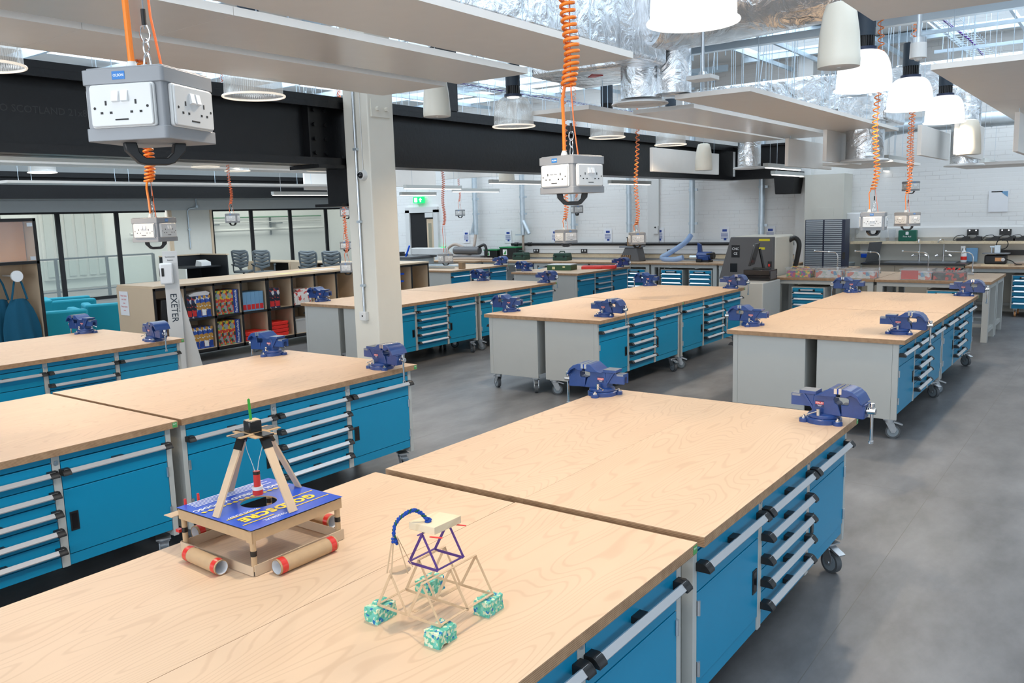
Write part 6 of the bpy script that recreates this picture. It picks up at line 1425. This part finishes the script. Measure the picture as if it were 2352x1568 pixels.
MB().box(-.28, .22, -.15, .15, 0, .10).build('body', 'case_green', o, bevel=.006); MB().box(-.27, .21, -.14, .14, .10, .112).build('lid_top', 'paper', o, smooth=0); MB().box(-.17, -.11, -.153, -.15, .02, .07).box(.05, .1, -.153, -.15, .05, .08).build('label', 'yellow_paper', o, smooth=0)
o = empty('tool_case', (-8.35, 14.2, TOPZ), radians(25), 'flat bright red case beside the far vice on the rear bench', 'case'); MB().prism(rbox(.33, .17, .02), 'z', 0, .055).build('body', 'bright_red', o, bevel=.008); MB().box(-.06, .06, -.2, -.17, .01, .045).build('handle', 'bright_red', o, bevel=.004); MB().box(-.24, -.12, -.08, .05, .055, .058).box(.08, .2, -.05, .08, .055, .058).build('ridges', 'red_label', o, smooth=0)
p = aty(1450, 608, 16.4); o = empty('sanding_machine', (p.x, 16.45, TOPZ), 0, 'grey belt and spindle sanding machine on the wall worktop', 'sander')
MB().prism([(-.26, 0), (.26, 0), (.18, .30), (-.10, .30)], 'y', -.16, .16).build('body', 'cnc_grey', o, bevel=.02); MB().prism(rbox(.25, .18, .06), 'z', .30, .325).build('table', 'vise_steel', o); MB().box(-.10, .12, -.06, .06, .33, .50).build('sanding_belt', 'card_dark', o, bevel=.01); MB().box(-.11, .13, -.07, .07, .50, .52).build('belt_cap', 'black_plastic', o, bevel=.005)
for k in range(5): MB().cyl((-.19+.05*k, -.175, .03), (-.17+.05*k, -.165, .14), .02, n=10).build('spindle_sleeve', 'card_dark', o)
p = aty(1618, 608, 16.4); o = empty('mitre_saw', (p.x, 16.4, TOPZ), 0, 'blue machine with a raised arm on the wall worktop', 'machine')
MB().box(-.14, .14, -.12, .12, .0, .04).build('base', 'black_plastic', o, bevel=.01); MB().cyl((-.15, 0, .13), (.16, 0, .13), .085, n=20).box(-.10, .12, -.1, .1, .04, .12).build('motor', 'vise_blue', o, bevel=.01); MB().prism([(-.14, .1), (-.04, .1), (-.08, .36), (-.15, .40)], 'y', -.03, .05).build('arm', 'vise_blue', o, bevel=.01)
MB().cyl((.16, -.02, .13), (.22, -.02, .13), .07, n=16).box(-.12, .0, -.16, -.12, .02, .07).cyl((.1, -.12, .17), (.26, -.14, .19), .02, n=8).build('guard', 'black_plastic', o); MB().cyl((-.32, 0, .10), (-.15, 0, .10), .04, n=14).build('dust_port', 'galvanised', o)
tag(MB().tube(smoothpts([(-7.6, 16.75, 1.38), (-7.68, 16.6, 1.22), (-7.95, 16.45, 1.02), (-8.1, 16.4, .93), (-8.0, 16.4, .89), (-7.8, 16.4, .89), (-7.62, 16.4, .93)], 8), .055, 12).build('extraction_hose', 'hose_clear'), 'clear blue ribbed hose dropping to the blue machine', 'hose')
tag(MB().tube(smoothpts([(-12.0, 16.80, 1.42), (-12.02, 16.82, 1.2), (-12.06, 16.86, 1.0), (-12.08, 16.88, .86)], 8), .03, 10).build('extraction_hose', 'hose_beige'), 'beige hose under the second extraction pipe', 'hose')
tag(MB().tube(smoothpts([(-13.46, 16.78, 1.44), (-13.46, 16.7, 1.15), (-13.6, 16.7, .95), (-14.1, 16.7, .90), (-14.35, 16.7, 1.05), (-14.1, 16.7, 1.2), (-13.8, 16.7, 1.12)], 8), .035, 10).build('extraction_hose', 'hose_beige'), 'beige hose curling under the leftmost extraction pipe', 'hose')
tag(MB().tube(smoothpts([(-13.9, 15.9, .87), (-13.2, 15.95, .89), (-12.8, 16.05, .88), (-12.5, 16.2, .87)], 8), .03, 10).build('extraction_hose', 'hose_beige'), 'beige hose lying along the wall worktop left of the crates', 'hose')
# laser cutter / tank by the doorway
p = atz(985, 640, 0); o = empty('polishing_station', (-13.9, 14.6, 0), 0, 'pale grey cabinet with a blue-edged lid and black tools on it, by the doorway', 'machine')
MB().box(-.55, .55, -.35, .45, 0, .98).build('cabinet', 'grey_wall', o, bevel=.02); MB().box(-.62, .60, -.42, .5, .98, 1.03).build('lid', 'cnc_grey', o, bevel=.01); MB().box(-.64, .2, -.44, -.42, .97, 1.04).build('blue_trim', 'blue_tag', o, smooth=0)
MB().prism([(-.5, .62), (-.12, .60), (-.10, .95), (-.50, .97)], 'y', -.40, -.36).build('cloth', 'white_bright', o, bevel=.01)
MB().cyl((-.1, 0, 1.03), (-.1, 0, 1.12), .10, n=16).box(-.25, .1, -.05, .05, 1.03, 1.08).build('black_tool', 'black_plastic', o, bevel=.01); MB().box(.0, 1.0, .25, .45, 1.03, 1.20).build('white_bar', 'white_plastic', o, bevel=.02)
MB().cyl((.35, -.3, 1.03), (.48, -.3, 1.28), .02, n=8).build('lever', 'blue_tag', o)
o = empty('bench_machine', (-13.35, 16.35, TOPZ), 0, 'black long machine on the wall worktop left of the hoses', 'machine'); MB().cyl((-.45, 0, .22), (.35, 0, .22), .10, n=16).box(-.45, .45, -.12, .12, 0, .10).build('body', 'cnc_grey', o, bevel=.02); MB().tube(smoothpts([(.3, 0, .3), (.5, 0, .36), (.56, 0, .2), (.52, 0, .02)], 6), .035, 8).build('frame', 'black_plastic', o)
o = empty('metal_bar_stock', (-12.0, 13.3, .842), radians(8), 'long metal clamp bar lying on the furthest left rear bench', 'bar'); MB().cyl((-.75, 0, .06), (.85, .0, .06), .03, n=10).cyl((-.75, .0, .02), (.6, .12, .02), .018, n=8).build('bar', 'galvanised', o); MB().box(-.85, -.70, -.05, .05, 0, .12).box(.8, .9, -.05, .08, 0, .14).build('jaw', 'card_dark', o, bevel=.01)
